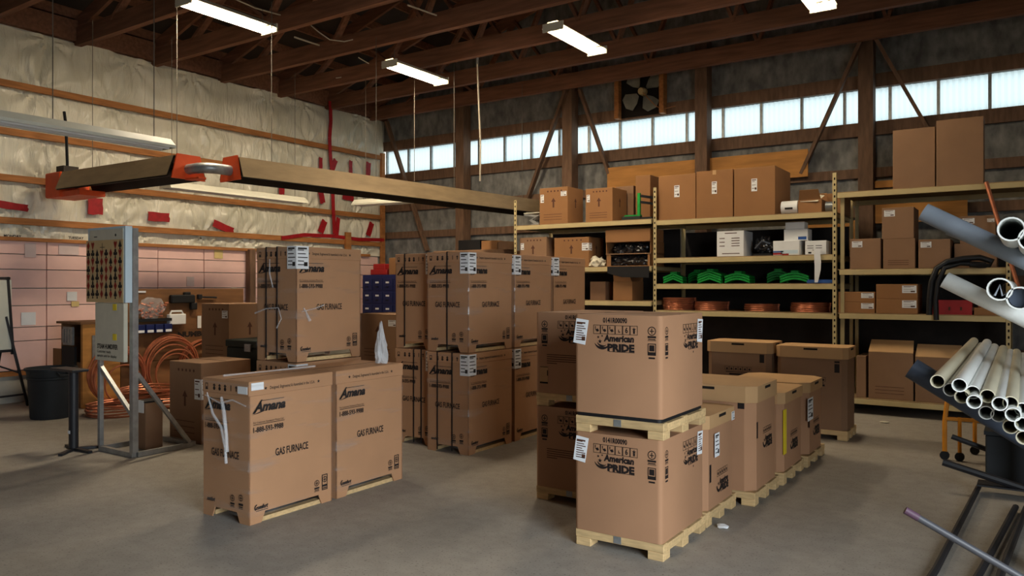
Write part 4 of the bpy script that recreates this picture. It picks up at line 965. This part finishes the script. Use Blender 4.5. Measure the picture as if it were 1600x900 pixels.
for j, row in enumerate(rows):
    zc = z1p-.15-j*(z1p-.13-z0p)/7.3
    for i, s_ in enumerate(row):
        x = x0+i*st; r_ = .045
        if s_ == 'D': PR.poly([(x-r_*.6,zc),(x,zc-r_),(x+r_*.6,zc),(x,zc+r_)])
        elif s_ == 'H': PR.poly([(x,zc-r_),(x+r_*.65,zc+r_*.45),(x+r_*.35,zc+r_*.85),(x,zc+r_*.5),(x-r_*.35,zc+r_*.85),(x-r_*.65,zc+r_*.45)])
        elif s_ == 'S': PB.poly([(x,zc+r_),(x-r_*.65,zc-r_*.3),(x-r_*.3,zc-r_*.6),(x-r_*.12,zc-r_*.4),(x-r_*.3,zc-r_),(x+r_*.3,zc-r_),(x+r_*.12,zc-r_*.4),(x+r_*.3,zc-r_*.6),(x+r_*.65,zc-r_*.3)])
        elif s_ == 'C':
            PB.disc(x,zc+r_*.5,r_*.38,8); PB.disc(x-r_*.36,zc-r_*.1,r_*.38,8); PB.disc(x+r_*.36,zc-r_*.1,r_*.38,8); PB.poly([(x-r_*.3,zc-r_),(x+r_*.3,zc-r_),(x,zc)])
PB.rect(x0+2.6*st,x0+3.7*st,z1p-.17,z1p-.165); PB.rect(x0+3.1*st,x0+3.2*st,z1p-.19,z1p-.13); PB.rect(.08,.14,z1p-.07,z1p-.062); PB.disc(a-.12,z1p-.06,.014,6)
on_front('black_suits',PB.mesh(),'print',po,0,-.1065,0); on_front('red_suits',PR.mesh(),'red_print',po,0,-.1065,0)
zq = AV(180,563,SV0)[1]
wp = thing('humidifier_display','white humidifier panel with dark lettering below the card-suit poster','panel',(SU0,SV0,0))
MB().box(.04,a-.04,-.075,-.035,zq,z0p-.004,.004).build('panel_sheet','paper_cream',wp)
P = Print(); P.text('STEAM HUMIDIFIER',.08,zq+.115,.062,.002,width=.36); P.text('Customer ready',.08,zq+.075,.035,.0005,width=.24); P.text('sample unit for display',.08,zq+.035,.035,.0005,width=.34); on_front('panel_lettering',P.mesh(),'print',wp,0,-.075,0)
for z in (zq+.2, zq+.48): MB().box(.36,.42,-.079,-.0755,z,z+.06).build('yellow_mark','yellow',wp)
# small dark bin by the stand
sb = thing('dark_post_box','dark square bin with a white paper on top beside the stand','bin',(-7.2,4.33,.0))
MB().box(-.09,.09,-.09,.09,0,.46,.006).build('bin_body','card_dark',sb); MB().box(-.08,.06,-.094,-.0905,.36,.48).build('paper','paper',sb); MB().box(-.092,.092,-.092,.092,.46,.475).build('bin_lid','black',sb)
# trash can
tx, ty = FL(80,652)
tc = thing('trash_can','dark grey round plastic trash can by the pink wall','trash can',(tx,ty-.0,0))
MB().lathe([(0,.002),(.215,0),(.225,.02),(.25,.47),(.262,.48),(.262,.5),(.252,.505),(.265,.58),(.285,.585),(.285,.61),(.262,.612),(.25,.5),(.21,.03),(0,.03)],32).build('can_body','bin_grey',tc,True)
for s_ in (-1,1): MB().tube([(s_*.26,-.06,.56),(s_*.32,-.05,.53),(s_*.32,.05,.53),(s_*.26,.06,.56)],.015,6).build('handle','bin_grey',tc,True)
# black roller stand
sx_, sy_ = FL(115,704)
rs = thing('pipe_stand','black steel floor stand with a flat top plate and splayed feet','stand',(sx_,sy_,0))
MB().tube([(0,0,.02),(0,0,.77)],.043,16).build('column','black_steel',rs,True); MB().box(-.3,.13,-.08,.08,.77,.795,.004).build('top_plate','black_steel',rs)
for A in (2.9,.1,1.2,-.9): MB().beam((0,0,.02),(.26*math.cos(A),.26*math.sin(A),.012),.04,.022).build('foot','black_steel',rs)
MB().box(-.02,.02,-.046,-.043,.17,.2).build('sticker','paper',rs)
# easel with a whiteboard
ea = thing('easel_whiteboard','whiteboard on a dark folding easel at the left edge by the pink wall','easel',(-11.05,4.2,0),.12)
MB().box(-.012,.012,-.6,.57,.76,1.68,.004).build('board','whiteboard',ea)
for p, q in (((0,.59,.7),(0,.52,1.72)),((0,-.6,1.7),(0,.55,1.7)),((0,-.6,.75),(0,.6,.75))): MB().beam(p,q,.035,.035).build('board_frame','black_steel',ea)
for p, q in (((.06,.75,0),(0,.5,1.2)),((-.25,.45,0),(-.02,.5,1.1)),((.06,-.8,0),(0,-.6,1.2)),((-.25,-.5,0),(-.02,-.6,1.1))): MB().beam(p,q,.03,.03).build('leg','black_steel',ea)
MB().beam((.05,-.75,.16),(.05,.72,.16),.025,.025).build('stretcher','black_steel',ea); MB().beam((-.14,.48,.55),(.04,.65,.45),.02,.02).build('stay','black_steel',ea)
# workbench with a tool board
BU0, BU1, BV0, BV1 = -10.75, -10.2, 5.22, 7.7
wbn = thing('workbench','plywood workbench with a tall tool board behind the copper coils','workbench',(BU0,BV0,0)); a, b = BU1-BU0, BV1-BV0
MB().box(-.05,a+.03,-.04,.9,1.1,1.13).build('worktop','bench_wood',wbn)
MB().box(a-.05,a,0,.5,0,1.1).build('side_panel','plywood',wbn); MB().box(0,.04,0,b,0,1.1).build('back_panel','bench_wood',wbn); MB().box(.04,a-.05,.0,.03,0,.6).build('end_panel','bench_wood',wbn)
MB().box(a-.03,a,.51,b,.55,.96).build('front_panel','bench_wood',wbn); MB().box(a-.03,a,.51,b,.0,.54).build('lower_panel','bench_wood',wbn)
MB().box(a-.035,a-.005,.5,b,.962,1.56).build('tool_board','bench_wood',wbn)
MB().box(.1,.34,-.03,-.0,.82,1.06).build('metal_tray','galv',wbn); MB().box(.08,.4,-.03,0,.4,.8).build('black_tool_roll','black',wbn)
for k in range(4): MB().box(.1+k*.07,.155+k*.07,-.04,-.031,.85,1.03).build('steel_tool','galv',wbn)
MB().box(-.18,.04,-.02,-.005,.5,.76).build('cardboard_sign','card_tan',wbn); MB().box(a,a+.012,.12,.38,.62,.95).build('steel_plate','galv',wbn)
P = Print(); P.text('NUMBERS CON',0,0,.1,.006,width=.95); on_side('board_lettering',P.mesh(),'print',wbn,a,1.35,.86)
XF = BU1+.003
def onb(px, py): y, z = AU(px,py,BU1); return y, z
def hang(px, py): y, z = onb(px, py); return (XF, y, z)
fb = thing('fittings_bag','clear plastic bag of copper fittings hung on the tool board','bag',hang(232,478)); 
blob(.05,.19,.15,.35,51,3,3).build('bag_film','thin_plastic',fb,loc=(.06,0,-.03))
for k in range(44): MB().tube([(0,0,0),(R.uniform(-.03,.03),R.uniform(-.05,.05),R.uniform(-.03,.03)+.001)],.014,6).build('fitting','copper',fb,loc=(.05+R.uniform(-.025,.03),R.uniform(-.16,.2),R.uniform(-.16,.05)))
bb = thing('blue_bin_row','row of small blue parts bins on the tool board','bins',hang(236,512))
MB().box(0,.09,-.28,.26,.09,.13).build('shelf','black',bb)
for k in range(4): 
    o = MB().box(0,.11,-.06,.06,-.07,.05,.006).build('blue_bin','navy',bb,loc=(.0,-.21+.135*k,0)); MB().box(.111,.113,-.045,.045,-.06,-.025).build('bin_label','paper',o)
wc = thing('white_case','white plastic carry case with a handle on the tool board','case',hang(273,497))
MB().box(0,.08,-.13,.13,-.09,.06,.01).build('case_body','white',wc); MB().tube([(.04,-.1,.06),(.04,-.08,.1),(.04,.08,.1),(.04,.1,.06)],.014,6).build('handle','white',wc,True)
tl = thing('power_drill','black power tool hung on the tool board above the white case','tool',hang(285,467))
MB().box(0,.08,-.22,.16,-.06,.06,.015).build('tool_body','black',tl); MB().box(.01,.07,.1,.2,-.16,-.055,.01).build('grip','black',tl); MB().box(.0,.06,.0,.1,.055,.1,.01).build('battery','black',tl)
pt = thing('caulk_gun','thin dark tool with a long rod on the tool board','tool',hang(318,464)); MB().box(0,.05,-.12,-.05,-.03,.04,.008).build('head','black',pt); MB().tube([(.03,-.06,0),(.03,.2,-.01)],.014,6).build('rod','black',pt)
tag(MB().box(0,.006,-.03,.03,-.09,.09).build('hang_tag','paper',None,loc=hang(311,503)),'narrow white paper tag on the tool board','tag')
tag(MB().box(0,.006,-.06,.06,-.012,.012).build('hang_tag','paper',None,loc=hang(221,456)),'small white strip at the top of the tool board','tag')
# copper coils
def hung_coil(u, y, z, r, n, label, tilt):
    t = thing('copper_coil', label, 'copper coil', (u,y,z), 0, 'big coils of copper tube')
    for k in range(n):
        q = r-.025*R.random()*k*.9; ox, oz = R.uniform(-.02,.02), -(r-q)+R.uniform(-.01,.03)
        MB().tube([(.02+k*.02+tilt*math.sin(2*math.pi*j/36)*.2, ox+q*math.cos(2*math.pi*j/36), -oz*-1+q*math.sin(2*math.pi*j/36)) for j in range(36)], .011, 6, True).build('winding','copper',t,True)
yc, zc = AU(268,570,BU1+.1); hung_coil(BU1+.02, yc, max(zc,.42), .40, 9, 'upright coil of copper tube leaning on the bench behind the stand pole', .1)
yc2, zc2 = AU(186,585,BU1+.1); hung_coil(BU1+.02, yc2, max(zc2,.40), .38, 8, 'upright coil of copper tube seen under the white panel', .1)
yc3, zc3 = AU(318,560,BU1+.05); hung_coil(BU1-.0, yc3, .42, .38, 4, 'thin upright coil of copper tube by the arrow cartons', .05)
for k, (px, py, n, rr_) in enumerate(((175,648,5,.38),(205,640,4,.36),(232,638,3,.33))):
    x, y = FL(px, py); t = thing('copper_coil', ('tall flat pile of copper tube on the floor by the trash can','flat pile of copper tube on the floor under the coils','small flat pile of copper tube on the floor behind the stand')[k],'copper coil',(x+.02*k,y+.1+.12*k,[0,.156,0][k]),0,'flat coils of copper tube on the floor')
    for j in range(n):
        q = rr_-.03*R.random()
        MB().tube([(q*math.cos(2*math.pi*i/36)+.02*math.sin(j*3), q*math.sin(2*math.pi*i/36), .013+j*.03+.008*math.sin(i/36*4*math.pi+j)*(j>0)) for i in range(36)], .0125, 6, True).build('winding','copper',t,True)

# ------------------------------------------------------------------ pipe rack and pipes on the right
PRK = thing('pipe_rack','dark steel cantilever pipe rack with sloping arms at the right edge','rack',(.15,6.0,0))
def loc(u_, v, z): return (u_-.15, v-6.0, z)
FA, FB = 5.0, 6.7
for v in (FA, FB):
    MB().box(-.0,.08,v-6.05,v-5.95,0,2.6).build('upright','black_steel',PRK)
def arm(px0, py0, px1, py1, v, r, mat, nm):
    p = AV(px0,py0,v); q = AV(px1,py1,v); d = ((q[0]-p[0]),(q[1]-p[1])); k = (.16-p[0])/d[0]
    MB().pipe(loc(p[0],v,p[1]), loc(p[0]+d[0]*k,v,p[1]+d[1]*k), r, r*.86, 16).build(nm, mat, PRK, True)
    p2 = (p[0]+d[0]*.02, p[1]+d[1]*.02); MB().tube([loc(p2[0],v,p2[1]), loc(p[0]+d[0]*k,v,p[1]+d[1]*k)], r*.5, 8).build('arm_core','black_steel',PRK)
arm(1443,331,1600,405,FA,.052,'pvc_grey','sleeved_arm')
arm(1476,437,1600,497,FA,.047,'pvc','sleeved_arm')
arm(1424,575,1600,682,FA,.062,'pvc_slate','sleeved_arm')
arm(1482,357,1600,402,FB,.05,'pvc_grey','sleeved_arm')
arm(1530,462,1600,494,FB,.045,'pvc_aged','sleeved_arm')
arm(1500,600,1600,655,FB,.06,'pvc_slate','sleeved_arm')
def strut(pts, r=.021, mat='black_steel', nm='base_strut'): MB().tube([loc(*p) for p in pts], r, 8).build(nm, mat, PRK, True)
p, q = AV(1473,722,6.9), AV(1600,790,6.9); strut([(p[0],6.9,p[1]),(.19,6.9,.04)], .028)
p, q = AV(1487,682,7.6), AV(1600,735,7.6); strut([(p[0],7.6,p[1]),(.19,7.6,.08)], .022)
a, b = FL(1529,768), FL(1462,900); strut([(a[0],a[1],.035),(b[0],b[1],.035),(b[0]-.1,b[1]-1.2,.035)])
a, b = FL(1587,800), FL(1534,900); strut([(a[0],a[1],.035),(b[0],b[1],.035),(b[0]-.1,b[1]-.9,.035)])
a, b = FL(1590,800), FL(1566,900); strut([(a[0]+.05,a[1],.035),(b[0],b[1],.035),(b[0]-.05,b[1]-.9,.035)])
MB().box(*(lambda c: (c[0]-.15-.02,c[0]-.15+.4,c[1]-6-.1,c[1]-6+.1))(FL(1532,770)),.07,.082).build('gusset_plate','black_steel',PRK)
# sloping arm of the near frame with a grey conduit on it
p = AV(1419,800,3.5); q = AV(1587,897,3.58); d = (q[0]-p[0], .08, q[1]-p[1]); k = (.19-p[0])/d[0]
MB().tube([loc(p[0],3.5,p[1]),loc(p[0]+d[0]*k,3.5+.08*k,p[1]+d[2]*k)],.0145,10).build('sleeved_arm','conduit',PRK,True)
MB().tube([loc(p[0]-d[0]*.03,3.498,p[1]-d[2]*.03),loc(p[0]+d[0]*.1,3.508,p[1]+d[2]*.1)],.0155,10).build('painted_tip','purple',PRK,True)
MB().box(.0,.08,3.55-6,3.65-6,0,1.0).build('upright','black_steel',PRK)
# plastic pipes: white two-inch ones on the lowest arm
def pvc(px, py, v, L_, ro, label, grp, mat='pvc', wall=.86):
    x, z = AV(px, py, v)
    t = MB().pipe((0,0,0),(0,L_,0), ro, ro*wall, 20).build('plastic_pipe', mat, None, True, loc=(x,v,z)); return tag(t, label, 'pipe', grp)
spots = [(1465,596),(1485,609),(1499,602),(1503,620),(1520,613),(1522,628),(1543,619),(1541,645),(1562,631),(1579,630),(1560,649),(1583,648),(1579,667),(1598,640),(1598,663),(1600,684)]
names = ['outermost of the white pipes, end at the far left','below and beside the outermost white pipe','third white pipe from the left in the top row','white pipe under the third one','fourth white pipe of the top row','white pipe in the second row below the fourth','fifth white pipe of the top row','lowest white pipe of the bundle, second row left','sixth white pipe along the top of the bundle','seventh white pipe along the top of the bundle','white pipe low in the middle of the bundle','white pipe in the middle of the bundle under the seventh','white pipe at the bottom of the bundle','white pipe at the frame edge, upper','white pipe at the frame edge, middle','white pipe at the frame edge, lowest']
for k, ((px, py), nm) in enumerate(zip(spots, names)):
    pvc(px, py, 3.98+.06*math.sin(k*2.1), 3.05, .0305, nm if 'bundle' in nm else nm+' of the bundle', 'white plastic pipes on the lowest arms', 'pvc' if k%3 else 'pvc_aged')
for px, py, r_, nm in ((1580,358,.056,'large white pipe resting on the topmost arm, left one'),(1613,373,.056,'large white pipe cut by the frame edge on the topmost arm'),(1562,452,.053,'large white pipe on the middle arm with a strap bit inside'),(1593,466,.053,'large white pipe on the middle arm with a foam core')):
    o = pvc(px, py, 4.2, 3.05, r_, nm, 'large plastic pipes', 'pvc', .87)
    if 'foam' in nm: MB().tube([(0,.05,0),(0,.3,0)], r_*.8, 14).build('foam_core','pvc_slate',o,True)
    if 'strap' in nm: MB().tube([(-.02,.02,-.03),(0,.02,.02),(.01,.02,-.03),(.035,.02,-.015)],.005,5).build('strap_bit','pvc_grey',o)
# yellow cart and dark bin behind the rack
yx, yy = FL(1476,718)
yc = thing('yellow_cart','yellow tubular steel cart standing behind the pipe rack','cart',(yx,yy,0))
MB().tube([(0,0,.07),(-.0,0,.35),(.02,.02,.55),(.04,.05,.62),(.2,.25,.62)],.02,8).build('frame_tube','yellow_steel',yc,True)
MB().tube([(.22,.4,.07),(.22,.4,.6),(.04,.05,.62)],.018,8).build('frame_tube','yellow_steel',yc,True); MB().tube([(.12,.0,.07),(.12,.0,.4)],.016,8).build('frame_tube','yellow_steel',yc,True)
MB().beam((0,0,.38),(.3,.02,.38),.03,.03).build('cross_bar','yellow_steel',yc); MB().box(.16,.22,-.02,.0,.5,.66).build('tag_plate','tin_white',yc)
for x, y in ((0,0),(.12,0),(.22,.4)): MB().tube([(x,y-.02,.04),(x,y+.02,.04)],.04,12).build('caster','black',yc)
gx, gy = FL(1585,757); db = thing('dark_bin','dark plastic bin on the floor behind the pipe rack arms','bin',(gx,gy+.2,0))
MB().box(-.2,.25,-.2,.2,0,.38,.01).build('bin_body','bin_grey',db); MB().box(-.21,.26,-.21,.21,.38,.41).build('rim','bin_grey',db)
